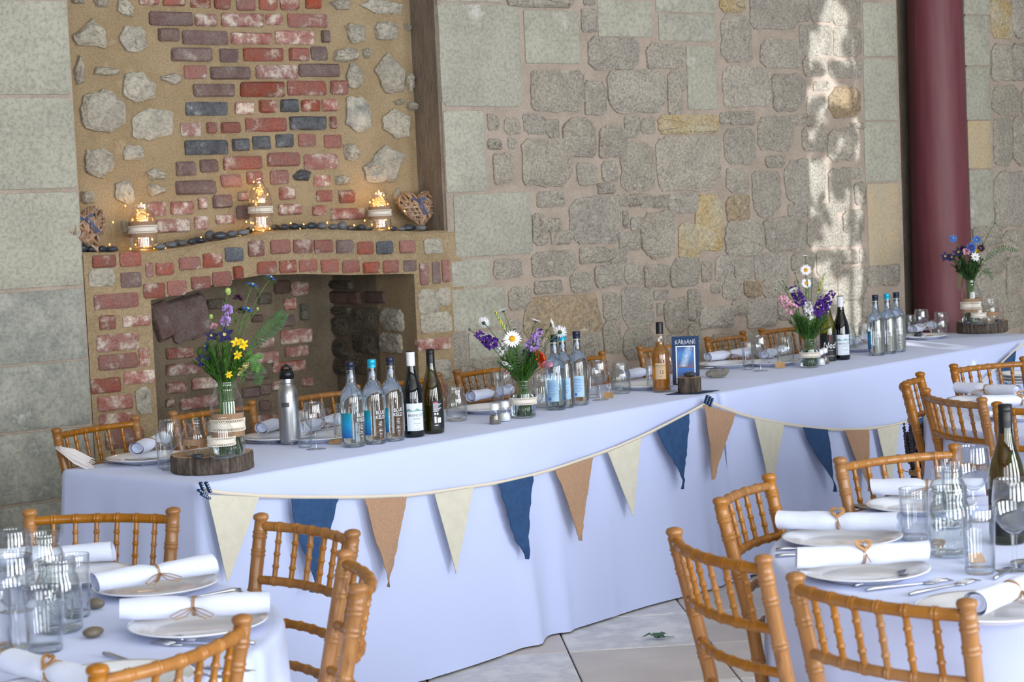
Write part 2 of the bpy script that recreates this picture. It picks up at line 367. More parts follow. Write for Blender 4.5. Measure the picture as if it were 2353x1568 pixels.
def layuz(name, parent, n, u0, u1, z0, z1, kind, m, d, rr, tilt=0, key=None):
    key = key or (parent.name, n); L = placed.setdefault(key, []); A = (u1-u0)*(z1-z0)
    for a0, a1, b0, b1 in L:
        ov = max(0, min(u1, a1)-max(u0, a0))*max(0, min(z1, b1)-max(z0, b0))
        if ov > .36*min(A, (a1-a0)*(b1-b0)): return None
    L.append((u0, u1, z0, z1))
    o = obj(name, stone_mesh(u1-u0, z1-z0, d, kind, m, rr), parent, ((u0+u1)/2, -n, (z0+z1)/2))
    if tilt: o.rotation_euler = (0, tilt, 0)
    return o
def crop(ox, oy, s, L):
    out = []
    for e in L: out.append((tuple((ox if i % 2 == 0 else oy)+v/s for i, v in enumerate(e[:4])), e[4] if len(e) > 4 else ''))
    return out
rs = random.Random(5)
# --- right-hand rubble wall, stone by stone
W1 = crop(1000, 0, 3.137, [(30, 30, 612, 770, 'r'), (25, -60, 480, 12, 'r'), (495, -60, 1000, 45), (640, 75, 1035, 458, 'r'), (1060, 70, 1160, 225), (1170, 5, 1560, 265, 'r'),
  (1608, 105, 2022, 298, 'r'), (1585, -40, 2022, 92, 'r'), (1100, 265, 1450, 498), (1520, 318, 1800, 490), (1812, 335, 2022, 790, 'r'), (680, 512, 1060, 800), (1075, 590, 1222, 828), (1150, 555, 1240, 640),
  (1232, 510, 1650, 820), (1678, 515, 1800, 640), (1682, 650, 1766, 830), (66, 800, 360, 1385, 'r'), (385, 830, 445, 930), (415, 850, 612, 1085), (430, 1110, 540, 1320), (640, 825, 780, 960),
  (620, 1000, 990, 1340), (800, 870, 880, 990), (920, 860, 1145, 1130), (1182, 910, 1365, 1128), (1370, 850, 1460, 980), (1490, 855, 1570, 960), (1030, 1180, 1160, 1330), (1205, 1165, 1300, 1300), (1175, 1330, 1285, 1392),
  (1330, 1015, 1575, 1380), (1585, 965, 2050, 1385), (1610, 838, 2040, 955, 'o'), (740, 1388, 925, 1482), (1310, 1415, 1390, 1480), (1400, 1405, 1480, 1480), (1490, 1410, 1560, 1490), (1560, 1420, 1660, 1490), (1680, 1400, 1880, 1530)])
W2 = crop(1000, 450, 3.485, [(150, -20, 768, 478, 'r'), (800, 10, 1020, 92), (782, 150, 888, 390), (900, 190, 985, 280), (930, 292, 1088, 382), (1082, 10, 1468, 388), (1480, 25, 1620, 100), (1745, 10, 1840, 90), (1860, 10, 2060, 150),
  (1572, 180, 1640, 270), (1645, 135, 1900, 500), (1475, 300, 1632, 430), (1950, 230, 2110, 490, 'o'), (762, 445, 1130, 638), (1155, 425, 1385, 530), (1395, 435, 1520, 532), (122, 512, 438, 728, 'r'), (470, 512, 690, 652),
  (1085, 620, 1250, 775), (1282, 560, 1485, 720), (1518, 542, 1650, 710), (1682, 562, 1860, 720), (1882, 505, 2100, 720), (138, 738, 555, 1070, 'r'), (585, 732, 760, 908), (690, 812, 1320, 1120, 't'), (1350, 782, 1460, 990), (1492, 742, 1740, 1050),
  (1472, 762, 1530, 822), (1762, 762, 1855, 820), (1842, 828, 2010, 1100), (150, 1085, 250, 1380), (270, 1085, 560, 1380, 'r'), (580, 1000, 680, 1150), (600, 1170, 850, 1340), (870, 1140, 1330, 1340), (1350, 1010, 1470, 1250), (1500, 1070, 1740, 1300), (1760, 1110, 2010, 1340), (2030, 760, 2110, 1000), (2030, 1020, 2110, 1300)])
W3 = crop(1550, 0, 2.8506, [(300, -20, 450, 68, 'o'), (490, -60, 790, 188), (310, 100, 500, 400), (560, 262, 820, 440), (320, 442, 620, 700), (640, 480, 845, 730), (360, 737, 510, 810), (300, 745, 350, 805), (545, 762, 770, 985), (762, 762, 850, 810), (800, -40, 870, 140), (880, -40, 1025, 140), (1040, -40, 1200, 160),
  (825, 165, 1025, 360), (1042, 178, 1215, 365), (845, 380, 985, 490), (1010, 405, 1215, 500), (915, 540, 1000, 585), (1005, 570, 1212, 770, 't'), (870, 640, 990, 745), (870, 770, 960, 822), (840, 840, 985, 985), (1000, 842, 1205, 1052), (1160, 815, 1230, 835),
  (320, 837, 520, 1075), (342, 1110, 470, 1262), (515, 1115, 690, 1410), (600, 1030, 708, 1090), (722, 1045, 985, 1335), (1010, 1110, 1145, 1380), (1150, 1100, 1215, 1160), (1182, 1200, 1240, 1330), (345, 1290, 475, 1440, 't'), (0, 1282, 120, 1400), (140, 1272, 310, 1640, 'o'),
  (745, 1345, 855, 1420), (875, 1345, 1050, 1425), (1100, 1380, 1228, 1515), (1232, 20, 1448, 370, 'r'), (1238, 385, 1452, 790, 'r'), (1242, 800, 1462, 1190, 'r'), (1262, 1202, 1470, 1740, 'ro')])
W4 = crop(1550, 450, 2.9303, [(342, 172, 585, 398), (602, 152, 870, 368), (895, 145, 1120, 340), (1130, 230, 1250, 330), (0, 420, 265, 590), (275, 405, 390, 560), (408, 425, 520, 560), (542, 390, 760, 560), (790, 390, 930, 505), (955, 372, 1110, 535), (1120, 370, 1215, 452), (1245, 342, 1380, 460, 'o'), (1392, 332, 1490, 450),
  (100, 602, 310, 700), (330, 572, 450, 690), (470, 582, 580, 680, 't'), (592, 562, 760, 680), (0, 690, 80, 900), (122, 702, 360, 900), (390, 702, 488, 800), (492, 692, 680, 880), (702, 692, 780, 830), (800, 562, 1085, 680), (1105, 492, 1290, 700), (1302, 482, 1395, 600), (1402, 472, 1500, 600), (1130, 712, 1250, 890), (1262, 692, 1500, 800), (1292, 812, 1500, 900), (820, 700, 1110, 880)])
for box, k in W1+W2+W3+W4:
    r = 'r' in k
    m = 'limestone_tan' if 't' in k else ('ashlar_buff' if r else 'limestone_ochre') if 'o' in k else ('ashlar' if r else 'limestone')
    lay('stone', wall_back, NF, box, 'r' if r else 'q', m, rs.uniform(.008, .012) if r else rs.uniform(.010, .024), rs, key='back')
# the same rubble goes on above, below and between the traced stones
def fill(parent, u0, u1, z0, z1, key, kind='q', m='limestone', hmin=.11, hmax=.2):
    z = z0
    while z < z1:
        h = rs.uniform(hmin, hmax); u = u0+rs.uniform(0, .05)
        while u < u1-.06:
            w = min(rs.uniform(.13, .36), u1-u-.01)
            if w > .06: layuz('stone', parent, NF, u, u+w-.022, z, min(z+h-.02, z1+.05), kind, m, rs.uniform(.010, .022), rs, key=key)
            u += w
        z += h
fill(wall_back, UR+.01, URC-.01, .02, .95, 'back')
fill(wall_back, UR+.01, URC-.01, 2.60, 3.5, 'back')
def chips(parent, u0, u1, z0, z1, key, tries, n=NF, m='limestone', name='stone', kind='q', mx=.17, mn=.034):
    # small packing stones grown into the gaps that are left
    L = placed[key]
    for _ in range(tries):
        u, z = rs.uniform(u0, u1), rs.uniform(z0, z1); g = .009
        if any(a0-g < u < a1+g and b0-g < z < b1+g for a0, a1, b0, b1 in L): continue
        B = [u-.004, u+.004, z-.004, z+.004]; live = [1, 1, 1, 1]; lim = [rs.uniform(.3, 1)*mx for _ in range(4)]
        for it in range(40):
            for k in range(4):
                if not live[k]: continue
                N2 = list(B); N2[k] += (-.005, .005, -.005, .005)[k]
                if abs(N2[k]-(u if k < 2 else z)) > lim[k]*(.8 if k < 2 else .5) or N2[0] < u0 or N2[1] > u1 or any(a0-g < N2[1] and N2[0] < a1+g and b0-g < N2[3] and N2[2] < b1+g for a0, a1, b0, b1 in L): live[k] = 0
                else: B = N2
        if B[1]-B[0] > mn and B[3]-B[2] > mn: layuz(name, parent, n, B[0], B[1], B[2], B[3], kind, m, rs.uniform(.01, .022), rs, key=key)
chips(wall_back, UR+.01, URC-.01, .9, 2.7, 'back', 2600)
# --- right of the column
W5 = crop(1550, 0, 2.8506, [(1890, -60, 2060, 98, 'r'), (1895, 106, 2060, 430, 'r'), (1905, 440, 2062, 788, 'r'), (1918, 792, 2068, 1105, 'ro'), (1930, 1112, 2085, 1500, 'r'), (2072, 10, 2200, 250, 'o'), (2210, -40, 2330, 250), (2072, 290, 2200, 530), (2210, 290, 2330, 530), (2082, 560, 2260, 750), (2275, 560, 2400, 750), (2092, 770, 2200, 1090), (2215, 762, 2380, 1085), (2095, 1112, 2300, 1490)])
W6 = crop(1550, 450, 2.9303, [(2010, 200, 2190, 330), (2050, 350, 2225, 510), (2060, 530, 2200, 750), (2210, 235, 2330, 400), (2235, 420, 2330, 650), (2215, 662, 2340, 880), (2060, 765, 2195, 950), (2000, 340, 2040, 500), (2000, 520, 2045, 760)])
for box, k in W5+W6:
    r = 'r' in k; m = ('ashlar_buff' if r else 'limestone_ochre') if 'o' in k else ('ashlar' if r else 'limestone')
    lay('stone', wall_right, NF, box, 'r' if r else 'q', m, rs.uniform(.008, .014) if r else rs.uniform(.014, .03), rs, key='right')
chips(wall_right, URD+.02, 9.2, .85, 2.7, 'right', 400)
fill(wall_right, URD+.02, 10.5, .02, .8, 'right'); fill(wall_right, 8.9, 11, .8, 3.4, 'right')
# --- left pier of dressed blocks
for x1, y0, y1, m in ((163, -420, -210, 'ashlar'), (163, -205, -4, 'ashlar'), (163, 2, 217, 'ashlar'), (174, 225, 434, 'ashlar'), (190, 443, 660, 'ashlar'), (203, 668, 832, 'ashlar_worn'), (207, 836, 985, 'ashlar_worn'), (206, 990, 1150, 'ashlar_worn'), (206, 1156, 1330, 'ashlar_worn')):
    a = onwall((172, (y0+y1)/2), NF); z0 = onwall((100, y1), NF)[1]; z1 = onwall((100, y0), NF)[1]
    layuz('stone', wall_left, NF, 2.16+.02*(y0 % 3), UL-.004, max(z0, .01), z1, 'r', m, .012, rs, key='left')
    layuz('stone', wall_left, NF, 1.30, 2.15+.02*(y0 % 3), max(z0, .01), z1, 'r', m, .012, rs, key='left')
# --- flints and bricks of the recessed panel above the mantel
FL = crop(0, 0, 3.137, [(835, -10, 965, 135), (515, 110, 775, 370), (850, 180, 1065, 385), (525, 390, 610, 625), (650, 480, 865, 550), (870, 505, 1135, 755), (1140, 525, 1315, 615), (560, 632, 900, 985), (920, 780, 1270, 1025), (595, 1065, 830, 1290), (870, 1045, 1050, 1165), (1040, 1210, 1200, 1310), (810, 1300, 975, 1480), (1040, 1315, 1190, 1420), (575, 1370, 680, 1480), (500, -10, 610, 30), (660, -40, 800, 60)]) \
   + crop(500, 0, 3.137, [(790, -10, 960, 75), (1005, -20, 1350, 112), (900, 150, 1065, 320), (1115, 150, 1300, 295), (1335, 170, 1390, 230), (825, 335, 1015, 460), (1040, 345, 1110, 425), (910, 440, 1050, 645), (1110, 365, 1350, 690), (1345, 520, 1405, 670), (905, 685, 1105, 970, 'd'), (1165, 780, 1405, 1000), (1255, 715, 1345, 760), (1350, 730, 1440, 800), (900, 1020, 1020, 1175), (1030, 1040, 1365, 1345), (840, 1260, 945, 1340), (1260, 1355, 1325, 1480), (535, 1215, 670, 1315, 'k')]) \
   + crop(100, 400, 3.734, [(660, 385, 750, 540)])
for box, k in FL:
    lay('flint', wall_niche, NP, box, 'f', 'flint_dark' if k == 'd' else 'brick_blue' if k == 'k' else 'flint', rs.uniform(.018, .035), rs, key='panel')
BR = crop(0, 0, 3.137, [(1000, -50, 1140, 38), (1170, -50, 1330, 45), (1370, -40, 1515, 58), (1540, -40, 1655, 70), (1700, -30, 1835, 80), (1070, 85, 1385, 185, 'd'), (1400, 100, 1560, 190, 'w'), (1590, 95, 1900, 195, 'w'), (1135, 205, 1290, 300, 'd'), (1310, 220, 1640, 325, 'd'),
    (1230, 345, 1525, 445, 'd'), (1580, 350, 1715, 450, 'd'), (1325, 470, 1490, 570), (1510, 480, 1800, 575, 'd'), (1390, 605, 1690, 700, 'd'), (1335, 735, 1640, 835, 'k'), (1690, 735, 1825, 825, 'w'), (1300, 885, 1445, 985, 'w'), (1485, 880, 1560, 965), (1590, 880, 1730, 960),
    (1325, 1010, 1640, 1118, 'k'), (1670, 1000, 1795, 1090, 'k'), (1265, 1165, 1410, 1270, 'd'), (1440, 1150, 1570, 1245, 'd'), (1265, 1300, 1555, 1405, 'd'), (1590, 1258, 1735, 1350), (1225, 1450, 1395, 1550, 'w'), (1425, 1425, 1490, 1510, 'w'), (1530, 1405, 1670, 1500, 'd'), (1060, 1455, 1195, 1560, 'w')]) \
   + crop(500, 0, 3.137, [(130, -40, 265, 80), (295, -40, 430, 75), (445, -40, 580, 75, 'w'), (630, -40, 740, 65), (345, 100, 470, 180, 'w'), (500, 100, 790, 200), (90, 235, 390, 320, 'w'), (410, 220, 690, 320, 'w'), (745, 220, 805, 310, 'd'), (180, 345, 475, 445), (510, 345, 655, 440), (670, 335, 790, 435, 'd'), (270, 470, 575, 570, 'w'), (580, 460, 875, 555, 'd'),
    (160, 590, 480, 700), (500, 580, 780, 690), (810, 580, 935, 685), (295, 720, 430, 815), (450, 715, 580, 810, 'k'), (600, 720, 735, 805), (745, 715, 860, 805, 'w'), (195, 850, 495, 950), (515, 840, 780, 940, 'k'), (805, 840, 850, 930), (250, 980, 380, 1080, 'k'), (415, 965, 545, 1065, 'k'), (580, 965, 705, 1060), (765, 970, 895, 1070), (35, 1125, 320, 1225), (355, 1100, 590, 1200), (615, 1110, 865, 1220, 'w'),
    (205, 1235, 325, 1330), (375, 1225, 505, 1330), (690, 1265, 810, 1345, 'w'), (145, 1385, 220, 1450, 'w'), (440, 1345, 555, 1440, 'w'), (710, 1370, 825, 1455), (870, 1370, 985, 1465), (435, 1470, 600, 1550, 'w'), (680, 1480, 775, 1555, 'w'), (810, 1500, 1060, 1585, 'w')]) \
   + crop(100, 400, 3.734, [(960, 385, 1255, 505, 'w'), (1290, 360, 1410, 480, 'w'), (1475, 345, 1640, 430, 'w'), (1650, 270, 1760, 390, 'd'), (1080, 235, 1285, 355, 'w')])
BM = {'': 'brick', 'w': 'brick_worn', 'd': 'brick_dark', 'k': 'brick_blue', 's': 'stone_soot', 'f': 'flint', 'o': 'brick_soot'}
for box, k in BR: lay('brick', wall_niche, NP, box, 'b', BM[k], rs.uniform(.010, .022), rs, key='panel')
for i in range(14):
    for j in range(9):
        u0 = UL+.45+j*.16+(i % 2)*.08; z0 = 2.60+i*.075
        if z0 < 3.4: layuz('brick', wall_niche, NP, u0, u0+.145, z0, z0+.06, 'b', rs.choice(('brick', 'brick_worn', 'brick_dark')), .015, rs, key='panel')
# hollow beside the mantel and missing stones
# --- fireplace: front with arched opening, shelf on top, firebox behind
SH = [onwall(p, NF-.0) for p in ((172, 581), (350, 579), (460, 561), (560, 543), (640, 530), (720, 527), (860, 531), (960, 532), (1048, 529))]
AR = [onwall(p, NF) for p in ((345, 690), (430, 672), (520, 646), (600, 632), (700, 630), (800, 632), (900, 630), (950, 630))]
def interp(L, u):
    if u <= L[0][0]: return L[0][1]
    for (a, b), (c, d) in zip(L, L[1:]):
        if u <= c: return b+(d-b)*(u-a)/(c-a)
    return L[-1][1]
OL, OR = AR[0][0], AR[-1][0]
fire = thing('fireplace', 'old brick fireplace with a shallow arched opening and mantel shelf', 'fireplace', rz=TH)
YF, YP, YB = -NF-.006, -NP, -NB
us = sorted(set([UL, OL, OL+1e-4, OR-1e-4, OR, UR+.07]+[UL+(UR+.07-UL)*i/60 for i in range(61)]))
mb = MB(); vs = []; fs = []
for u in us:
    inside = OL < u < OR
    zt = interp(SH, u); zo = interp(AR, u) if inside else 0.0
    jt = .004*math.sin(u*37)
    vs += [(u, YF, zo), (u, YF, zt-.012), (u, YF+.012, zt+jt*.3), (u, YP, zt), (u, YF+.34, zo+.02)]
for i in range(len(us)-1):
    a, b = i*5, (i+1)*5
    fs += [(a, b, b+1, a+1), (a+1, b+1, b+2, a+2), (a+2, b+2, b+3, a+3)]
    if OL < (us[i]+us[i+1])/2 < OR: fs.append((a, a+4, b+4, b))
mb.add(vs, fs); sur = obj('surround', sharp(mb.mesh('surround', 'mortar_sand'), 30), fire)
mb = MB().box(((OL+OR)/2, YB+.03, .9), (OR-OL+.1, .06, 1.8)); obj('firebox_back', mb.mesh('firebox_back', 'mortar_dark', False), fire)
for nm, x in (('firebox_side', OL-.03), ('firebox_side', OR+.03)):
    mb = MB().box((x, (YF+YB)/2+.01, .66), (.06, YB-YF-.02, 1.32)); 
    if x < OL: jl = obj(nm, mb.mesh(nm, 'mortar_dark', False), fire)
    else: jr = obj(nm, mb.mesh(nm, 'mortar_dark', False), fire)
mb = MB().box(((OL+OR)/2, (YP+YB)/2+.02, 1.40), (OR-OL, YB-YP-.02, .06)); obj('flue_throat', mb.mesh('flue_throat', 'mortar_dark', False), fire)
FB = crop(100, 400, 3.734, [(415, 692, 620, 805), (650, 672, 835, 795), (875, 760, 935, 885), (960, 760, 1115, 870), (1160, 712, 1345, 825), (1365, 678, 1535, 805), (1552, 628, 1715, 755, 'k'), (390, 820, 600, 960, 'f'), (660, 842, 835, 975, 'd'), (425, 1025, 820, 1155), (475, 1212, 615, 1335), (675, 1215, 915, 1308, 'w'), (450, 1372, 820, 1520, 'w'),
    (855, 935, 1040, 1068), (1060, 912, 1225, 1045), (1265, 878, 1430, 992), (1445, 836, 1615, 965), (1625, 790, 1710, 905)]) \
   + crop(550, 380, 3.409, [(65, 590, 190, 715), (240, 582, 400, 695), (420, 577, 570, 690), (580, 582, 730, 685), (755, 582, 890, 690, 'd'), (920, 595, 1050, 700), (1070, 592, 1200, 700, 'k'), (1250, 587, 1375, 690), (1455, 582, 1580, 680, 'f'),
    (135, 752, 290, 852), (310, 742, 445, 845), (465, 737, 610, 835), (635, 737, 775, 840), (805, 742, 940, 845), (965, 757, 1095, 848), (1120, 742, 1245, 845), (1285, 742, 1385, 832, 'd'), (1410, 765, 1478, 940), (1510, 757, 1570, 930, 'd'), (1585, 737, 1645, 915), (1405, 972, 1555, 1160, 'f'), (1572, 967, 1640, 1090, 'f'), (1425, 1165, 1650, 1300, 'f'), (1390, 1352, 1655, 1450, 'w')]) \
   + crop(0, 0, 1, [(225, 813, 316, 849), (283, 852, 356, 882, 'w'), (207, 869, 277, 904), (224, 909, 305, 944, 'w'), (226, 949, 312, 976, 'w'), (318, 800, 343, 842, 'w'), (315, 890, 343, 950, 'f'), (240, 985, 330, 1030), (985, 830, 1035, 870, 'f'), (965, 880, 1030, 925, 'w')])
for box, k in FB: lay('flint' if k == 'f' else 'brick', sur, -YF, box, 'q' if k == 'f' else 'b', BM[k], rs.uniform(.008, .016), rs, key='fire')
BK = crop(380, 620, 3.2, [(0, 570, 205, 655), (0, 685, 280, 772), (0, 825, 150, 910), (190, 790, 380, 880), (100, 930, 380, 1020, 'w'), (0, 950, 60, 1010), (640, 600, 830, 690), (780, 670, 1030, 750), (580, 725, 750, 810, 'd'), (780, 820, 860, 890), (560, 860, 690, 940, 'd'), (690, 840, 770, 920, 'd'), (1000, 790, 1080, 860), (690, 960, 770, 1040, 'd')]) \
   + crop(550, 380, 3.409, [(270, 900, 395, 1010, 'o'), (400, 912, 540, 1018), (345, 1042, 440, 1135), (470, 1082, 540, 1215, 's'), (310, 1172, 430, 1265, 'd'), (315, 1282, 570, 1398), (350, 1412, 540, 1498), (130, 1342, 270, 1430), (95, 1462, 310, 1548), (140, 1000, 250, 1090, 's'), (90, 1170, 180, 1230, 'o')]) + crop(100, 400, 3.734, [(1400, 1070, 1560, 1160, 's'), (1320, 1480, 1470, 1570, 'o')])
for box, k in BK: lay('brick', fire, NB, box, 'b', BM[k] if k else 'brick_worn', .018, rs, key='back_fire')
for box in ((348, 692, 392, 783), (384, 684, 446, 786), (420, 676, 480, 776)): lay('tile', fire, NB, box, 'b', 'brick_dark', .03, rs, tilt=-.28, key='x%d' % box[0])
for i in range(5): layuz('brick', fire, NB, OL+.1+i*.24, OL+.31+i*.24, .55, .61, 'b', 'brick_worn', .018, rs, key='back_fire')
# right cheek of the firebox (faces the camera side)
def cheek(px0, py0, px1, py1, k):
    def hit(p):
        d = dray(p); P = CAM+d*((OR-CAM.dot(UW))/d.dot(UW)); return -P.dot(NW), P.z
    cx, cy = (px0+px1)/2, (py0+py1)/2
    y1 = hit((px0, cy))[0]; y0 = hit((px1, cy))[0]; z0 = hit((cx, py1))[1]; z1 = hit((cx, py0))[1]
    if y1-y0 < .02: return
    o = obj('brick' if k in 'o' else 'stone', stone_mesh(y1-y0, z1-z0, .02, 'b' if k == 'o' else 'q', BM[k], rs), fire, (OR, (y0+y1)/2, (z0+z1)/2)); o.rotation_euler = (0, 0, -pi/2)
for a in ((605, 1030, 690, 1095, 'o'), (720, 988, 955, 1085, 'o'), (1000, 988, 1160, 1080, 'o'), (900, 1112, 1095, 1290, 's'), (650, 1182, 870, 1330, 's'), (900, 1305, 1090, 1480, 's'), (640, 1362, 860, 1500, 's'), (630, 900, 900, 970, 's'), (1110, 1120, 1300, 1300, 'f'), (1110, 1310, 1290, 1470, 'f'), (620, 1110, 720, 1170, 's'), (740, 1110, 880, 1170, 's'), (650, 1510, 880, 1640, 's'), (900, 1495, 1090, 1640, 's')):
    cheek(550+a[0]/3.409, 380+a[1]/3.409, 550+a[2]/3.409, 380+a[3]/3.409, a[4])
# --- iron-red column standing in its slot
cu = onwall((2163, 560), -7.43)[0]
mb = MB().lathe([(.190, 0), (.190, .10), (.182, .13), (.176, .16), (.168, .9), (.160, 2.0), (.150, 3.2), (.145, ZTOP)], 48)
cp = UW*cu+NW*(-7.43)
col_o = obj('column', mb.mesh('column', 'column_red'), None, (cp.x, cp.y, 0), 0, None, 'tall round dark-red painted column against the stone wall', 'column')
# --- floor of pale slabs
floor = obj('floor', MB().box((1.5, 4.0, -.03), (22, 16, .04)).mesh('floor', 'grout', False), kind='structure')
TA = math.radians(4.2); td1 = Vector((math.cos(TA), math.sin(TA), 0)); td2 = Vector((-math.sin(TA), math.cos(TA), 0)); ts = .505
def tilemesh(m, w, h):
    b = .004; w2, h2 = w/2-.003, h/2-.003; mb = MB()
    vs = [(sx*w2, sy*h2, -.012) for sx, sy in ((-1, -1), (1, -1), (1, 1), (-1, 1))]+[(sx*w2, sy*h2, -.003) for sx, sy in ((-1, -1), (1, -1), (1, 1), (-1, 1))]+[(sx*(w2-b), sy*(h2-b), 0) for sx, sy in ((-1, -1), (1, -1), (1, 1), (-1, 1))]
    fs = [(8, 9, 10, 11)]+[(i+4*r, (i+1) % 4+4*r, (i+1) % 4+4*r+4, i+4*r+4) for r in (0, 1) for i in range(4)]
    return mb.add(vs, fs).mesh('tile', m, False)
tm = [tilemesh('tile_white', ts, ts), tilemesh('tile_beige', ts, ts)]
tp = Vector((.150, 6.530, 0))
for i in range(-7, 12):
    for j in range(-10, 10):
        c = tp+td1*(i+.5)*ts+td2*(j+.5)*ts
        if c.x < -3 or c.x > 5.6 or c.dot(NW) < NF+.1: continue
        k = 1 if (i, j) in ((0, -1), (-1, 0)) else 0 if (i, j) in ((0, 0), (-1, -1)) else int(R.random() < .45)
        o = obj('tile', tm[k], floor, c+Vector((0, 0, R.uniform(-.0006, .0)))); o.rotation_euler = (0, 0, TA)

# aim the sunbeam and hang the leafy branch that breaks it up
u_, z_ = onwall((1917, 395), NF); tg = UW*u_+NW*NF; tg.z = z_
q_ = (tg-SUNP).to_track_quat('-Z', 'Y'); so_.rotation_euler = q_.to_euler(); so_.scale = (.155, 1, 1)
rb = random.Random(2); mb = MB(); c0 = SUNP.lerp(tg, .16); dv = (tg-SUNP).normalized(); sx_ = dv.cross(Vector((0, 0, 1))).normalized(); sz_ = sx_.cross(dv)
br = obj('leafy_branch', None, None, c0, 0, None, 'leafy branch hanging in the open side of the building', 'branch')
for k in range(300):
    p = sx_*rb.uniform(-.10, .10)+sz_*rb.uniform(-.30, .30)+dv*rb.uniform(-.06, .06); d = Vector((rb.uniform(-1, 1), rb.uniform(-1, 1), rb.uniform(-1, .4)))
    mb.petal(p, d, dv+sx_*rb.uniform(-.6, .6), rb.uniform(.018, .042), rb.uniform(.012, .024), .3)
lf = obj('leaves', mb.mesh('leaves', 'leaf_green'), br, kind='stuff'); obj('twig', MB().tube([sz_*(-.34), sx_*.02, sz_*.4+sx_*.03], .003, 6).mesh('twig', 'bark'), br)
# ============================================================ tables and cloths
def trestle(t0, t1, w0, w1, label):
    o = thing('trestle_table', label, 'table', tab((t0+t1)/2, (w0+w1)/2), TD); L, D = t1-t0, w1-w0
    obj('table_top', MB().box((0, 0, ZT-.022), (L-.02, D-.02, .03)).mesh('table_top', 'table_board', False), o)
    for sx in (-1, 1):
        for sy in (-1, 1):
            obj('leg', MB().tube([(sx*(L/2-.25), sy*(D/2-.08), 0), (sx*(L/2-.25), sy*(D/2-.10), ZT-.04)], .014, 8).mesh('leg', 'trestle_steel'), o)
        obj('crossbar', MB().tube([(sx*(L/2-.25), -(D/2-.09), .3), (sx*(L/2-.25), D/2-.09, .3)], .010, 8).mesh('crossbar', 'trestle_steel'), o)
def skirt_cloth(name, label, L, D, loc, rz, foldf, flaref, hem, seed, step=.022, mname='cloth', rows=26, rad=.012):
    # top sheet plus hanging skirt round a rectangle, folds fade out towards the edge
    hx, hy = L/2, D/2; P = []
    cr = .018
    def run(a, b):
        n = max(2, int((Vector(b)-Vector(a)).length/step))
        for i in range(n): P.append(Vector(a).lerp(Vector(b), i/n))
    cs = [(-hx, -hy), (hx, -hy), (hx, hy), (-hx, hy)]
    nrm = []
    per = []
    for i in range(4):
        a, b = cs[i], cs[(i+1) % 4]; n = max(4, int(math.hypot(b[0]-a[0], b[1]-a[1])/step))
        d = Vector((b[0]-a[0], b[1]-a[1], 0)).normalized(); nn = Vector((d.y, -d.x, 0))
        for k in range(n):
            q = Vector((a[0], a[1], 0)).lerp(Vector((b[0], b[1], 0)), (k+.5)/n); dist = min((k+.5)/n, 1-(k+.5)/n)*math.hypot(b[0]-a[0], b[1]-a[1])
            # near a corner the skirt turns gradually
            nn2 = nn
            if dist < .10:
                s = -1 if (k+.5)/n < .5 else 1
                nn2 = (nn+d*s*(1-dist/.10)*.95).normalized()
            per.append((q, nn2, i, dist, (k+.5)/n))
    n = len(per); vs = []; fs = []
    lv = [0, .004, .010, .02]+[.02+(1-.02)*((j+1)/rows)**1.0 for j in range(rows)]
    H = ZT-hem
    for j, l in enumerate(lv):
        for (q, nn, side, dist, f) in per:
            z = ZT-H*l
            if l <= .02: off = rad*math.sin(min(1, l/.02)*pi/2); z = ZT-(rad*(1-math.cos(min(1, l/.02)*pi/2)))-H*l*.2
            else: off = rad
            amt = min(1, l*1.25)
            fo, dz = foldf(side, f, dist, l)
            p = q+nn*(off+flaref(side, f, dist)*l**1.1+fo*amt*(l**.6))
            vs.append((p.x, p.y, max(z+dz*l, .004)))
    for j in range(len(lv)-1):
        for k in range(n): fs.append((j*n+k, (j+1)*n+k, (j+1)*n+(k+1) % n, j*n+(k+1) % n))
    fs.append(tuple(range(n)))
    me = MB().add(vs, fs).mesh(name, mname); sharp(me, 70)
    return obj(name, me, None, loc, rz, None, label, 'tablecloth')
def fold1(side, f, dist, l):
    o = 0
    if side == 0:        # long front
        t = f*2.66
        o = .006*math.sin(t*5.1+1)+.004*math.sin(t*11.3)
        o += .035*math.exp(-((t-1.40)/.05)**2)-.018*math.exp(-((t-1.53)/.05)**2)+.02*math.exp(-((t-1.60)/.03)**2)*l
        o += .05*l*math.exp(-((t-.95)/.35)**2)
        o += sum(.005*math.exp(-((t-q)/.010)**2) for q in (.42, .83, 1.9, 2.28))+.004*math.exp(-((l-.50)/.012)**2)+.010*math.sin(t*2.3+.5)*l
        o += .012*math.sin(t*26)*math.exp(-((t-2.5)/.12)**2)
    elif side == 3: o = .022*math.sin(f*13+.6)+.016*math.sin(f*29+2)+.02*math.exp(-((f-.45)/.02)**2)
    else: o = .012*math.sin(f*40)+.008*math.sin(f*17)
    if dist < .16 and side in (0, 3): o += .045*math.exp(-(dist/.06)**2)*l+.012*math.sin(dist*70)*l
    return o, 0
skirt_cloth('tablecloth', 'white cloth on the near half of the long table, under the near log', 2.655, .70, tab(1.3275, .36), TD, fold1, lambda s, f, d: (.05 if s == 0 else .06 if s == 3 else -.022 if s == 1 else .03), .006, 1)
def fold2(side, f, dist, l):
    if side == 0:
        t = f*2.96
        o = .006*math.sin(t*4.2)+.004*math.sin(t*9)+.012*math.exp(-((t-.55)/.04)**2)+.010*math.exp(-((t-1.3)/.05)**2)
        o += .01*l*math.sin(t*7)+sum(.006*math.exp(-((t-q)/.010)**2) for q in (.3, .85, 1.05, 1.6, 2.2))+.005*math.exp(-((l-.42)/.012)**2)+.004*math.exp(-((l-.70)/.012)**2)
    else: o = .012*math.sin(f*30)+.008*math.sin(f*13)
    return o, 0
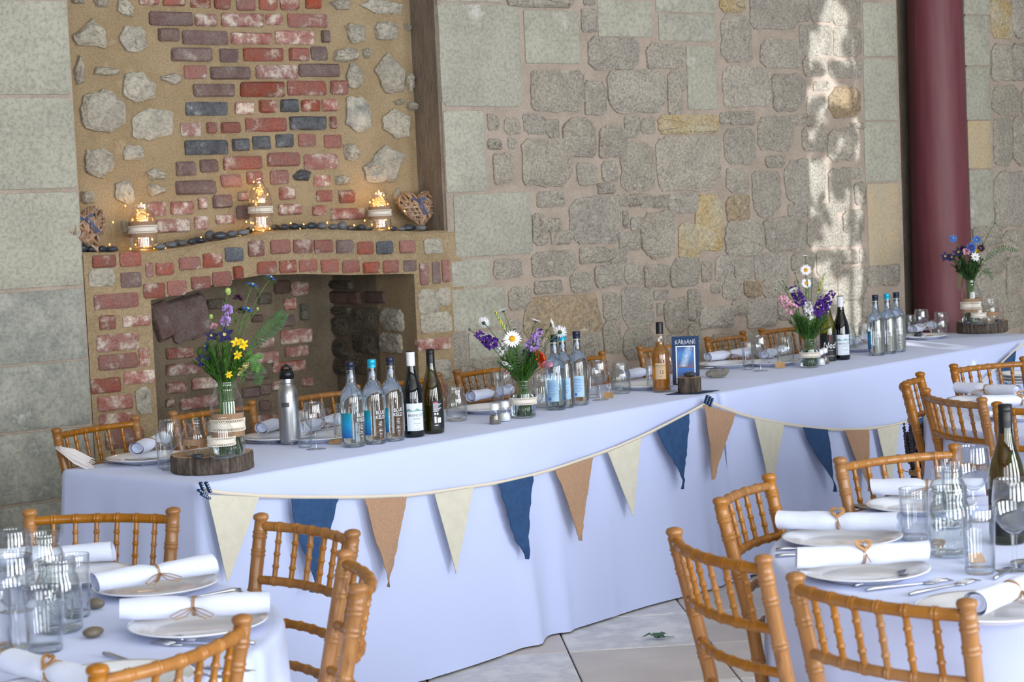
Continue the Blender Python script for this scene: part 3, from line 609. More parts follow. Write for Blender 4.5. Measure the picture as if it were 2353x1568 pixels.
skirt_cloth('tablecloth', 'white cloth on the far half of the long table, below the red column', 2.96, .70, tab(4.165, .36), TD, fold2, lambda s, f, d: (.05 if s == 0 else -.035 if s == 3 else .05), .012, 2)
trestle(.0, 2.65, .01, .71, 'folding table hidden under the near white cloth of the long row')
trestle(2.69, 5.64, .01, .71, 'folding table hidden under the far white cloth of the long row')
def round_table(c, r, label, clabel, seed, fl=.05):
    rr = random.Random(seed); ph = [rr.uniform(0, 6) for _ in range(4)]
    o = thing('round_table', label, 'table', (c[0], c[1], 0))
    obj('table_top', MB().lathe([(.001, ZT-.035), (r-.012, ZT-.035), (r-.012, ZT-.006), (.001, ZT-.006)], 48).mesh('table_top', 'table_board', False), o)
    for k in range(4):
        a = k*pi/2+.4; obj('leg', MB().tube([(r*.6*math.cos(a), r*.6*math.sin(a), 0), (r*.55*math.cos(a), r*.55*math.sin(a), ZT-.036)], .014, 8).mesh('leg', 'trestle_steel'), o)
    n = 220; vs = []; fs = []; H = ZT-.012; lv = [(0, 0)]+[(.6*i/2, 0) for i in (1, 2)]
    rows = [0, .006, .015, .03]+[.03+.97*(i+1)/22 for i in range(22)]
    vs.append((0, 0, ZT))
    for rad in (.35, .7, .93, .985):
        for k in range(n): a = 2*pi*k/n; vs.append((rad*r*math.cos(a), rad*r*math.sin(a), ZT))
    for l in rows:
        for k in range(n):
            a = 2*pi*k/n
            g = .5*math.sin(a*9+ph[0])+.35*math.sin(a*14+ph[1])+.3*math.sin(a*23+ph[2])
            off = min(.008, l*.6)+fl*l+.055*g*max(0, l-.02)**.9
            z = ZT-.003*min(1, l/.02)-H*l
            vs.append(((r+off)*math.cos(a), (r+off)*math.sin(a), max(z, .012)))
    nr = 4+len(rows)
    for k in range(n): fs.append((0, 1+k, 1+(k+1) % n))
    for j in range(nr-1):
        for k in range(n): fs.append((1+j*n+k, 1+(j+1)*n+k, 1+(j+1)*n+(k+1) % n, 1+j*n+(k+1) % n))
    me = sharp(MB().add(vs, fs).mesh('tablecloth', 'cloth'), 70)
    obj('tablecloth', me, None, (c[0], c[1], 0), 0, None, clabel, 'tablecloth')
RL, RR_, RB = (-1.22, 3.60), (1.31, 4.05), (2.17, 6.40)
round_table(RL, .745, 'round table under the white cloth at the lower left', 'white cloth on the round table at the lower left', 3)
round_table(RR_, .765, 'round table under the white cloth at the lower right', 'white cloth on the round table at the lower right', 4)
round_table(RB, .76, 'round table cut by the right edge, behind the nearer one', 'white cloth on the round table cut by the right edge', 5)

# ============================================================ chairs
def ringed(path, r, nodes, seg=10, n=46, amp=.0032, wd=.006, taper=None):
    # bamboo-turned rod: path(t) for t in 0..1, nodes = positions of raised rings
    L = (Vector(path(1))-Vector(path(0))).length
    ts = set(i/n for i in range(n+1))
    for q in nodes:
        for k in (-1.6, -1, -.5, 0, .5, 1, 1.6): ts.add(min(1, max(0, q+k*wd/L)))
    ts = sorted(ts); rr = []
    for t in ts:
        b = 0
        for q in nodes: b = max(b, amp*math.exp(-((t-q)*L/wd/.75)**2))
        rr.append(r*(taper(t) if taper else 1)+b)
    return MB().tube([path(t) for t in ts], rr, seg)
def lerp3(P, t):
    # piecewise path by z-fraction
    for (t0, a), (t1, b) in zip(P, P[1:]):
        if t <= t1: return Vector(a).lerp(Vector(b), (t-t0)/(t1-t0))
    return Vector(P[-1][1])
ZC = .895
def postxy(z, s):
    # centre line of a rear post at height z
    pts = [(0, .172, -.235), (.44, .160, -.190), (.60, .164, -.212), (ZC, .180, -.275)]
    for (z0, x0, y0), (z1, x1, y1) in zip(pts, pts[1:]):
        if z <= z1: k = (z-z0)/(z1-z0); return Vector((s*(x0+(x1-x0)*k), y0+(y1-y0)*k, z))
    return Vector((s*pts[-1][1], pts[-1][2], z))
CH = []
def build_chair():
    P = []
    for s in (-1, 1):
        nodes = [(z+q)/ZC for z in (.12, .26, .40, .545, .648, .738, .826, .866) for q in (-.0045, .0045)]
        mb = ringed(lambda t: postxy(t*ZC*.985, s), .0150, nodes, 12, 60, .0022, .0036)
        top = postxy(ZC*.985, s)
        mb.lathe([(.0145, -.004), (.0130, .002), (.0172, .006), (.0182, .011), (.0158, .0165), (.008, .0195), (.0005, .0205)], 14, top)
        P.append(part('rear_post', mb.mesh('rear_post', 'bamboo_wood')))
    def rail(z, bow, r):
        a, b = postxy(z, -1), postxy(z, 1)
        def f(t):
            p = a.lerp(b, t); p.y -= bow*4*t*(1-t); return p
        return f
    rails = []
    for z, r in ((.872, .0108), (.755, .0100), (.668, .0096), (.582, .0096)):
        f = rail(z, .036, r); rails.append(f)
        P.append(part('back_rail', ringed(f, r, [k/7+q for k in range(1, 7) for q in (-.009, .009)], 10, 24, .0019, .0036).mesh('back_rail', 'bamboo_wood')))
    for k in range(1, 7):
        a, b = rails[1](k/7), rails[0](k/7)
        P.append(part('spindle', ringed(lambda t: a.lerp(b, t), .0060, [.27, .5, .73], 8, 22, .0023, .0042).mesh('spindle', 'bamboo_wood')))
    for s in (-1, 1):
        fl = [(0, (s*.185, .185, 0)), (1, (s*.180, .175, .43))]
        P.append(part('front_leg', ringed(lambda t: lerp3(fl, t), .0155, [.2, .4, .6, .8], 12, 30, .003, .0055).mesh('front_leg', 'bamboo_wood')))
        for z in (.16, .26):
            a, b = postxy(z, s), Vector((s*.182, .18, z)); P.append(part('stretcher', ringed(lambda t: a.lerp(b, t), .0095, [.25, .5, .75], 8, 14, .0024, .006).mesh('stretcher', 'bamboo_wood')))
    for z in (.20, .30):
        a, b = postxy(z, -1), postxy(z, 1); P.append(part('stretcher', ringed(lambda t: a.lerp(b, t), .0095, [k/6 for k in range(1, 6)], 8, 14, .0024, .006).mesh('stretcher', 'bamboo_wood')))
    a, b = Vector((-.18, .18, .22)), Vector((.18, .18, .22)); P.append(part('stretcher', ringed(lambda t: a.lerp(b, t), .0095, [k/6 for k in range(1, 6)], 8, 14, .0024, .006).mesh('stretcher', 'bamboo_wood')))
    poly = [(-.165, -.19), (.165, -.19), (.20, .17), (.185, .195), (-.185, .195), (-.20, .17)]
    P.append(part('seat', MB().prism(poly, .430, .452, 'xy').mesh('seat', 'seat_wood', False)))
    return P
chair_proto = build_chair()
def chair_at(M, d, c, label, group):
    # M: middle between the finials, d: direction between them, c: table centre it faces
    f = Vector((-d.y, d.x, 0)).normalized()
    if f.dot(Vector((c[0], c[1], 0))-Vector((M.x, M.y, 0))) < 0: f = -f
    yaw = math.atan2(-f.x, f.y); loc = Vector((M.x, M.y, 0))+f*.275
    return place('chiavari_chair', chair_proto, loc, yaw, label, 'chair', group)
def chair_px(a, b, c, label, group, back=0):
    A, B = onz(a, ZC+.012), onz(b, ZC+.012)
    if back:
        v = Vector((-(B-A).y, (B-A).x, 0)).normalized()*back
        if v.dot((A+B)/2-Vector((c[0], c[1], 0))) < 0: v = -v
        A, B = A+v, B+v
    return chair_at((A+B)/2, B-A, c, label, group)
GL, GR, GX, GW = 'chairs round the lower left table', 'chairs round the lower right table', 'chairs round the table at the right edge', 'chairs behind the long table'
W_ = 'bamboo-turned wooden chair '
chair_px((60, 1168), (386, 1164), RL, W_+'on the far side of the lower left table, facing the camera', GL, .025)
chair_px((608, 1174), (804, 1209), RL, W_+'at the right of the lower left table, showing four back rails', GL)
chair_px((795, 1256), (826, 1334), RL, W_+'seen nearly edge-on in front of the blue and brown flags', GL)
chair_px((220, 1520), (563, 1403), RL, W_+'cut by the bottom edge at the lower left', GL)
chair_px((1546, 1206), (1751, 1268), RR_, W_+'on the tiles left of the lower right table, nearest the fallen leaf', GR)
chair_px((1660, 1133), (1757, 1086), RR_, W_+'turned sideways close to the gap between the two long cloths', GR)
chair_px((1822, 1308), (2222, 1368), RR_, W_+'in the foreground with its back to the camera, lower right', GR)
chair_px((1940, 1048), (2213, 1016), RR_, W_+'on the far side of the lower right table', GR, .03)
I_ch = chair_px((2079, 874), (2112, 851), RB, W_+'with a bunch of dried lavender tied to its post', GX)
chair_px((2127, 888), (2252, 908), RB, W_+'just right of the one with the lavender bunch', GX)
chair_px((2195, 832), (2346, 816), RB, W_+'at the right edge below the far log slice', GX)
A = onz((2287, 928), ZC); chair_at(A+Vector((.17, -.07, 0)), Vector((.36, -.15, 0)), RB, W_+'cut by the right edge behind the big green bottle', GX)
# behind the long table, facing it
for k, (t0, t1, w, lab) in enumerate(((.02, .38, .80, 'pulled up at the far left end of the long table'), (.53, .87, .80, 'behind the log slice with the tall flowers'), (1.08, 1.43, .84, 'behind the steel drinking bottle'), (1.57, 1.93, .87, 'behind the near red and white wine bottles'),
        (2.04, 2.40, .88, 'behind the flower jar with the orange bloom'), (2.58, 2.94, .84, 'behind the middle group of water bottles'), (3.21, 3.57, .84, 'behind the whisky bottle and the name card'), (3.72, 4.08, .85, 'right of the name card behind the long table'), (4.25, 4.60, .88, 'behind the far flower jar with the purple blooms'))):
    M = tab((t0+t1)/2, w, ZC); ang = (.14, 0, -.03, .02, .03, -.02, .03, .12, .02)[k]
    d = TT.copy(); d.rotate(Matrix.Rotation(ang, 3, 'Z')); cc = tab((t0+t1)/2, .2)
    chair_at(M, d, (cc.x, cc.y), W_+lab, GW)
# ============================================================ tableware prototypes
def camyaw(P): return math.atan2(CAM.y-P.y, CAM.x-P.x)+pi/2
ZI = ZT+.0008
def onT(px): p = onz(px, ZT); p.z = ZI; return p
def put(name, proto, px, label, cat, group=None, turn=0, scale=None, z=None, loc=None):
    P = loc if loc else onT(px)
    return place(name, proto, P, camyaw(P)+turn, label, cat, group, scale)
def shell(prof, m, seg=28, name='glass_body', cap0=True): return MB().lathe(prof, seg, cap0=cap0).mesh(name, m)
# --- mineral water bottle (.29 m)
WB = [(.036, 0), (.0405, .006), (.041, .02), (.041, .155), (.0395, .172), (.034, .190), (.026, .203), (.0185, .212), (.0162, .222), (.0140, .262), (.0140, .270), (.0152, .271), (.0152, .274)]
def water_bottle(cap, panel, back):
    body = part('bottle_glass', shell(WB, 'glass_blue', 32, 'bottle_glass'))
    base = part('bottle_foot', MB().lathe([(.001, .006), (.03, .004), (.037, .001), (.0395, .007), (.030, .012), (.001, .014)], 28).mesh('bottle_foot', 'glass_jar'))
    wat = part('water', MB().lathe([(.001, .014), (.034, .013), (.0388, .02), (.0388, .155), (.0375, .171), (.032, .188), (.024, .201), (.0168, .210), (.0145, .221), (.0125, .255), (.001, .255)], 32).mesh('water', 'water'))
    cp = MB().lathe([(.0148, .262), (.0150, .263), (.0150, .270), (.0141, .271), (.0141, .273), (.0150, .274), (.0150, .288), (.0135, .290), (.001, .290)], 24)
    P = [body, base, wat, part('screw_cap', cp.mesh('screw_cap', cap))]
    if panel is not None:
        a = -pi/2+panel; mb = MB(); patch(mb, .0414, .033, .118, a-.62, a+.45); P.append(part('blue_panel', mb.mesh('blue_panel', 'water_label')))
        mb = MB(); a2 = a+1.30
        cyltext(mb, 'BLUE', .0175, .0414, .104, a2, .85); cyltext(mb, 'KELD', .0175, .0414, .088, a2, .85)
        for i, z in enumerate((.078, .073, .068, .063, .052, .047, .036)): patch(mb, .0414, z, z+.0014, a2-.10-.05*(i % 3), a2+.10+.04*(i % 2), 4)
        P.append(part('lettering', mb.mesh('lettering', 'print_white', False)))
    if back:
        a = -pi/2; mb = MB(); patch(mb, .0414, .035, .118, a-.55, a+.62); lb = mb.mesh('back_label', 'label_back')
        mb = MB()
        for i in range(9): patch(mb, .0416, .055+i*.006, .0565+i*.006, a-.45, a+.2+.3*((i*7 % 5)/5), 5)
        patch(mb, .0416, .039, .051, a-.45, a-.1, 4)
        P.append(part('back_label', lb, ('small_print', mb.mesh('small_print', 'petal_blue', False))))
    return P
WBP = {(c, p, b): water_bottle(c, p, b) for c, p, b in (('cap_navy', -.55, False), ('cap_teal', -.75, False), ('cap_navy', .15, False), ('cap_navy', None, True), ('cap_teal', None, True), ('cap_navy', -1.25, False), ('cap_teal', -1.25, False), ('cap_navy', -.8, False))}
# --- wine bottles
BG = [(.034, 0), (.0385, .004), (.0392, .015), (.0392, .135), (.0375, .155), (.032, .178), (.0245, .200), (.0185, .220), (.0155, .240), (.0145, .262), (.0142, .298)]
def wine_bottle(glass, liquid, fill, capm, style, seg=36):
    P = [part('bottle_glass', shell(BG, glass, seg, 'bottle_glass'))]
    ins = [(max(r-.0016, .001), z) for r, z in BG if z < fill]+[(.017 if fill > .2 else .0375, fill), (.001, fill)]
    P.append(part('wine', MB().lathe([(.001, .004)]+ins[1:], seg).mesh('wine', liquid)))
    cp = MB().lathe([(.0152, .238), (.0150, .262), (.0150, .282), (.0144, .283), (.0150, .284), (.0150, .299), (.001, .3003)], 24)
    P.append(part('screw_cap', cp.mesh('screw_cap', capm)))
    a = -pi/2; R0 = .0396; R1 = .0399; mb = MB()
    if style == 'estate':
        top = part('cap_top', MB().lathe([(.0153, .2985), (.0153, .3010), (.001, .3012)], 24).mesh('cap_top', 'cap_black')); P.append(top)
        patch(mb, R0, .024, .120, a-.75, a+.85); lb = mb.mesh('paper_label', 'label_paper')
        m2 = MB(); V = []
        for i in range(15):
            an = a-.73+1.56*i/14; h = .098+.004*math.sin(i*.9)
            V += [(R1*math.cos(an), R1*math.sin(an), .092), (R1*math.cos(an), R1*math.sin(an), h)]
        m2.add(V, [(2*i, 2*i+2, 2*i+3, 2*i+1) for i in range(14)])
        m3 = MB(); cyltext(m3, 'BRANCOTT', .0125, R1, .074, a+.18, .95); cyltext(m3, 'ESTATE', .0075, R1, .063, a+.18); cyltext(m3, 'PINOT NOIR', .0042, R1, .048, a+.18); cyltext(m3, '2014', .004, R1, .042, a+.18); cyltext(m3, 'SOUTH ISLAND', .0034, R1, .029, a+.18)
        P.append(part('paper_label', lb, ('hill_picture', m2.mesh('hill_picture', 'print_green')), ('lettering', m3.mesh('lettering', 'print_dark', False))))
    elif style == 'back':
        patch(mb, R0, .018, .118, a-.05, a+1.25); lb = mb.mesh('back_label', 'label_black'); m2 = MB()
        for i in range(9): patch(m2, R1, .080+i*.0036-.0, .0815+i*.0036, a+.05, a+.5+.12*((i*5) % 4), 4)
        m2.lathe([(.001, 0), (.004, 0)], 10, (0, 0, 0), Matrix.Identity(3))
        m2.v = m2.v[:-20]; m2.f = m2.f[:-10]
        patch(m2, R1, .068, .075, a+.12, a+.28, 3); patch(m2, R1, .068, .075, a+.36, a+.5, 3); patch(m2, R1, .040, .062, a+.12, a+.30, 3); patch(m2, R1, .040, .058, a+.40, a+.75, 3); patch(m2, R1, .030, .033, a+.12, a+.45, 3)
        m3 = MB(); patch(m3, R1, .110, .114, a+.08, a+.5, 4)
        P.append(part('back_label', lb, ('small_print', m2.mesh('small_print', 'print_white', False)), ('red_line', m3.mesh('red_line', 'print_red', False))))
    elif style == 'ned':
        patch(mb, R0, .006, .125, a-1.15, a+1.2); lb = mb.mesh('paper_label', 'label_black')
        m3 = MB(); V, F = textmesh('Ned', .042)
        m3.add([(R1*math.cos(a+.25+(x+.22*y)*.85/R1), R1*math.sin(a+.25+(x+.22*y)*.85/R1), .062+y) for x, y in V], F)
        cyltext(m3, 'MARLBOROUGH', .005, R1, .050, a+.25); cyltext(m3, 'SAUVIGNON BLANC', .0058, R1, .024, a+.25)
        m4 = MB(); patch(m4, R1, .084, .112, a+.30, a+.38, 3)
        m4.v = [(x, y, z+.02*((math.atan2(y, x)-a-.3)/.08)) for x, y, z in m4.v]
        P.append(part('paper_label', lb, ('lettering', m3.mesh('lettering', 'print_white', False)), ('red_flash', m4.mesh('red_flash', 'print_red', False))))
    elif style == 'plain':
        patch(mb, R0, .020, .118, a-1.5, a+1.5, 16); P.append(part('paper_label', mb.mesh('paper_label', 'label_black')))
    return P
# --- glasses
goblet = [part('foot', MB().lathe([(.001, .0055), (.006, .005), (.020, .003), (.033, .0012), (.0335, .0), (.001, 0)], 28).mesh('foot', 'glass')),
    part('stem', MB().lathe([(.0062, .005), (.0048, .012), (.0044, .04), (.0055, .062), (.009, .068)], 14).mesh('stem', 'glass')),
    part('bowl', MB().lathe([(.001, .066), (.009, .0665), (.020, .074), (.030, .087), (.0355, .104), (.0365, .122), (.0345, .143), (.0325, .158), (.0318, .160), (.0312, .158), (.0332, .143), (.035, .122), (.034, .104), (.0286, .088), (.019, .076), (.001, .070)], 32).mesh('bowl', 'glass'))]
def tumbler_proto(h=.127, r0=.0235, r1=.0278):
    return [part('tumbler_wall', MB().lathe([(r0*.9, 0), (r0, .003), (r1, h-.002), (r1-.0006, h), (r1-.0016, h-.002), (r0-.0015, .014), (.001, .013)], 32).mesh('tumbler_wall', 'glass')),
            part('thick_base', MB().lathe([(.001, 0), (r0*.9, 0), (r0-.001, .004), (r0-.001, .011), (.001, .0125)], 28).mesh('thick_base', 'glass_jar'))]
tumbler = tumbler_proto()
def mason(h=.128, r=.040, handle=True):
    prof = [(r*.86, 0), (r*.98, .006), (r, .016), (r, h*.60), (r*.97, h*.68), (r*.86, h*.76), (r*.80, h*.80), (r*.80, h*.835), (r*.86, h*.845), (r*.80, h*.86), (r*.86, h*.885), (r*.80, h*.90), (r*.86, h*.925), (r*.80, h*.94), (r*.82, h*.985), (r*.80, h), (r*.775, h*.985), (r*.76, h*.8), (r*.93, h*.67), (r*.955, .02), (.001, .009)]
    P = [part('jar_wall', MB().lathe(prof, 32).mesh('jar_wall', 'glass_jar')), part('jar_foot', MB().lathe([(.001, .001), (r*.84, .001), (r*.93, .006), (r*.7, .0085), (.001, .0085)], 28).mesh('jar_foot', 'glass_jar'))]
    mb = MB()
    for sgn in (0, 1):      # raised oval and script lines moulded in the glass
        pts = []
        for k in range(25):
            t = 2*pi*k/24; an = -pi/2+sgn*pi+.62*math.cos(t); pts.append((r*1.004*math.cos(an), r*1.004*math.sin(an), h*.36+h*.22*math.sin(t)))
        mb.tube(pts, .0006, 5)
        for j in range(4):
            pts = []
            for k in range(15):
                an = -pi/2+sgn*pi-.42+.84*k/14; pts.append((r*1.004*math.cos(an), r*1.004*math.sin(an), h*(.23+.085*j)+.0028*math.sin(k*2.1+j)))
            mb.tube(pts, .0005, 5)
    P.append(part('moulded_lettering', mb.mesh('moulded_lettering', 'glass_jar')))
    if handle:
        pts = [(-r*.97, 0, h*.64), (-r*1.25, 0, h*.68), (-r*1.52, 0, h*.60), (-r*1.58, 0, h*.42), (-r*1.45, 0, h*.25), (-r*1.18, 0, h*.20), (-r*.98, 0, h*.24)]
        P.append(part('handle', MB().tube(pts, .0052, 8).mesh('handle', 'glass_jar')))
    return P
mug = mason(); big_jar = mason(.150, .046, False)
def band(r, z0, z1, m, lace=False, name='band', waves=46):
    mb = MB(); n = 96
    if not lace: mb.lathe([(r, z0), (r+.0012, z0), (r+.0012, z1), (r, z1)], 40)
    else:
        # scalloped lace: solid centre with rows of open eyelets along both edges
        h = z1-z0; e = h*.17; R2 = r+.0026
        mb.lathe([(R2, z0+e*1.5), (R2, z1-e*1.5)], 48)
        for zz in (z0+e*.75, z1-e*.75):
            for k in range(waves):
                a = 2*pi*k/waves; mb.tube([(R2*math.cos(a), R2*math.sin(a), zz-e*.8), (R2*math.cos(a+2*pi/waves), R2*math.sin(a+2*pi/waves), zz+e*.8)], .0009, 4, False)
                mb.tube([(R2*math.cos(a), R2*math.sin(a), zz+e*.8), (R2*math.cos(a+2*pi/waves), R2*math.sin(a+2*pi/waves), zz-e*.8)], .0009, 4, False)
        for zz in (z0, z1): mb.lathe([(R2, zz-.0012), (R2, zz+.0012)], 48)
    return part(name, mb.mesh(name, m, False))
def jar_proto(prof, bands, water=None, foot=True, gm='glass_jar'):
    P = [part('jar_wall', shell(prof, gm, 32, 'jar_wall'))]
    if foot: P.append(part('jar_foot', MB().lathe([(.001, .001), (prof[0][0], .001), (prof[1][0]*.95, .007), (.001, .0075)], 28).mesh('jar_foot', 'glass_jar')))
    if water: P.append(part('water', MB().lathe([(.001, .009)]+[(r-.0022, max(z, .009)) for r, z in prof if z < water]+[(prof[2][0]-.0022, water), (.001, water)], 28).mesh('water', 'water')))
    return P+bands
VJ = [(.040, 0), (.047, .007), (.048, .018), (.048, .088), (.046, .098), (.040, .106), (.0355, .112), (.0355, .118), (.0378, .120), (.0355, .123), (.0378, .127), (.0365, .131), (.0385, .136), (.037, .140)]
flower_jar = jar_proto(VJ, [band(.048, .052, .076, 'lace', True, 'lace_band')], .085)
TV = [(.044, 0), (.0495, .007), (.0505, .02), (.0505, .165), (.048, .18), (.041, .194), (.0365, .203), (.0355, .215), (.0375, .218), (.0355, .222), (.0372, .227), (.036, .232)]
tall_vase = jar_proto(TV, [band(.0505, .062, .135, 'burlap', False, 'burlap_band'), band(.0518, .080, .116, 'lace', True, 'lace_band')], .055)
SJ = [(.036, 0), (.0405, .006), (.041, .016), (.041, .082), (.0385, .094), (.034, .101), (.0335, .106), (.0355, .108), (.0335, .111), (.0355, .115), (.034, .119), (.0358, .124), (.035, .128)]
small_jar = jar_proto(SJ, [band(.041, .040, .066, 'lace', True, 'lace_band', 40)])
RJ = [(.034, 0), (.041, .008), (.0455, .022), (.0465, .045), (.0455, .068), (.039, .086), (.033, .094), (.033, .098), (.035, .101), (.033, .104), (.035, .108), (.0335, .112), (.0345, .116)]
squat_jar = jar_proto(RJ, [band(.0468, .036, .056, 'burlap', False, 'burlap_band')])
# --- log slices, pebbles, plates, napkins, cutlery
def log_slice(r, h, seed):
    rr = random.Random(seed); n = 100; rad = []
    for k in range(n):
        a = 2*pi*k/n; rad.append(r*(1+.02*math.sin(2*a+1)+.012*math.sin(5*a)+rr.choice((-.045, -.012, 0, .004, .008, .012))*(.127/r if r < .1 else 1)))
    vs = []; fs = []; zs = [0, .004, h*.2, h*.4, h*.6, h*.8, h-.004, h]; sc = [.97, 1, 1.006, 1, 1.005, .998, 1, .985]
    for j, z in enumerate(zs):
        for k in range(n): a = 2*pi*k/n; q = rad[k]*sc[j]*(1+rr.uniform(-.006, .006)); vs.append((q*math.cos(a), q*math.sin(a), z))
    for j in range(len(zs)-1):
        for k in range(n): fs.append((j*n+k, j*n+(k+1) % n, (j+1)*n+(k+1) % n, (j+1)*n+k))
    bk = MB().add(vs, fs+[tuple(range(n-1, -1, -1))]); top = MB(); v2 = []
    for q in (.965, .6): v2 += [(rad[k]*q*math.cos(2*pi*k/n), rad[k]*q*math.sin(2*pi*k/n), h+.0004) for k in range(n)]
    v2.append((0, 0, h+.0004)); v2 += [(rad[k]*.985*math.cos(2*pi*k/n), rad[k]*.985*math.sin(2*pi*k/n), h-.001) for k in range(n)]
    f2 = [(k, (k+1) % n, n+(k+1) % n, n+k) for k in range(n)]+[(n+k, n+(k+1) % n, 2*n) for k in range(n)]+[(2*n+1+k, 2*n+1+(k+1) % n, (k+1) % n, k) for k in range(n)]
    top.add(v2, f2); rings = MB()
    for q in (.25, .42, .58, .72, .84): rings.lathe([(r*q-.0009, h+.0008), (r*q+.0009, h+.0008)], 48)
    return [part('bark', bk.mesh('bark', 'bark')), part('cut_face', top.mesh('cut_face', 'cut_wood', False), ('growth_ring', rings.mesh('growth_ring', 'seat_wood', False)))]
def pebble_mesh(m, seed, sx=1, sy=.8, sz=.55):
    rr = random.Random(seed); ph = [rr.uniform(0, 6) for _ in range(4)]; mb = MB(); vs = []; fs = []; n, q = 14, 9
    for i in range(q+1):
        th = pi*i/q
        for k in range(n):
            a = 2*pi*k/n; d = 1+.10*math.sin(2*a+ph[0])*math.sin(th)+.07*math.sin(3*a+ph[1])*math.sin(th)+.06*math.sin(2*th+ph[2])
            vs.append((sx*d*max(math.sin(th), .01)*math.cos(a), sy*d*max(math.sin(th), .01)*math.sin(a), sz*(1-math.cos(th)*(1+.05*math.sin(ph[3])))))
    for i in range(q):
        for k in range(n): fs.append((i*n+k, i*n+(k+1) % n, (i+1)*n+(k+1) % n, (i+1)*n+k))
    return mb.add(vs, fs).mesh('pebble', m)
def pebble(px, wpx, m, label, group, seed, loc=None, sc=None, flat=.55):
    P = loc if loc else onT(px); s = sc if sc else wpx*P.y/FPX/2
    o = obj('pebble', pebble_mesh(m, seed, 1, .75, flat), None, P, camyaw(P)+random.Random(seed).uniform(-.4, .4), None, label, 'pebble', group); o.scale = (s, s, s); return o
plate = [part('plate_body', MB().lathe([(.001, .004), (.082, .004), (.088, .006), (.095, .012), (.128, .019), (.135, .0205), (.1352, .0188), (.128, .0155), (.096, .008), (.086, .001), (.083, .0), (.080, .002), (.001, .002)], 56).mesh('plate_body', 'porcelain'))]
def heart_pts(s, n=40):
    return [(s*.0625*16*math.sin(t)**3, s*.0625*(13*math.cos(t)-5*math.cos(2*t)-2*math.cos(3*t)-math.cos(4*t))) for t in (2*pi*k/n for k in range(n))]
def napkin_proto(L=.275, r=.0235, charm='heart', seed=0):
    rr = random.Random(seed); n = 20; m = 26; vs = []; fs = []
    for i in range(m+1):
        x = -L/2+L*i/m; pin = 1-.22*math.exp(-(x/.018)**2)+.05*math.sin(x*40+seed); 
        for k in range(n):
            a = 2*pi*k/n; q = r*pin*(1+.05*math.sin(3*a+x*30)*math.exp(-(x/.08)**2)+rr.uniform(-.015, .015)); vs.append((x+(.004*math.sin(a*1.0+seed) if i in (0, m) else 0), q*math.cos(a)*1.12, r*.92+q*math.sin(a)*.9))
    for i in range(m):
        for k in range(n): fs.append((i*n+k, (i+1)*n+k, (i+1)*n+(k+1) % n, i*n+(k+1) % n))
    mb = MB().add(vs, fs)
    for s in (-1, 1):          # the rolled layers seen at each end
        x = s*L/2
        pts = [(x-s*.002-s*.004*(1-k/70), (r*.96*(1-k/78))*math.cos(k*.27)*1.12, r*.92+(r*.96*(1-k/78))*math.sin(k*.27)*.9) for k in range(66)]
        V = []
        for p in pts: V += [p, (p[0]-s*.012, p[1], p[2])]
        mb.add(V, [(2*i, 2*i+2, 2*i+3, 2*i+1) for i in range(len(pts)-1)])
        mb.lathe([(.001, 0), (r*.8, 0)], 16, (x-s*.010, 0, r*.92), Matrix(((0, 0, 1), (1.1, 0, 0), (0, .88, 0))))
    P = [part('rolled_cloth', mb.mesh('rolled_cloth', 'napkin'))]
    tw = MB()
    for dx in (-.002, .002): tw.tube([(dx, r*.93*math.cos(a)*1.0, r*.92+r*.8*math.sin(a)) for a in (2*pi*k/18 for k in range(19))], .0013, 5)
    if charm == 'bow':
        for s in (-1, 1):
            tw.tube([(0, -r*.95, r*1.0), (s*.02, -r*1.4, r*.9), (s*.042, -r*1.8, r*.5), (s*.036, -r*2.1, r*.35), (s*.015, -r*1.6, r*.7), (0, -r*1.0, r*.95)], .0011, 5)
            tw.tube([(0, -r*.95, r*.95), (s*.012, -r*1.6, r*.4), (s*.03, -r*2.4, r*.3)], .0011, 5)
        P.append(part('twine', tw.mesh('twine', 'twine')))
    else:
        tw.tube([(0, -r*.6, r*1.55), (.004, -r*1.0, r*1.0), (.010, -r*1.35, r*.45)], .0012, 5)
        P.append(part('twine', tw.mesh('twine', 'twine')))
        o, i = heart_pts(.0175), heart_pts(.010); n = len(o); V = []
        for (x, y), (x2, y2) in zip(o, i): V += [(x, y, 0), (x2, y2, 0), (x, y, .003), (x2, y2, .003)]
        F = []
        for k in range(n):
            a, b = 4*k, 4*((k+1) % n); F += [(a, b, b+1, a+1), (a+2, a+3, b+3, b+2), (a, a+2, b+2, b), (a+1, b+1, b+3, a+3)]
        Mx = Matrix.Rotation(.85, 3, 'X'); off = Vector((0, -r*.55, r*1.82)); P.append(part('heart_charm', MB().add([Mx @ Vector(v)+off for v in V], F).mesh('heart_charm', 'charm_wood', False)))
    return P
nap_heart = [napkin_proto(seed=s) for s in (1, 2)]; nap_bow = napkin_proto(charm='bow', seed=3)
def handle_mesh(mb, L, x0=0):
    mb.tube([(x0, 0, .004), (x0+.02, 0, .005), (x0+L*.5, 0, .0042), (x0+L-.01, 0, .003), (x0+L, 0, .003)], [.0035, .0046, .0034, .0024, .0022], 8)
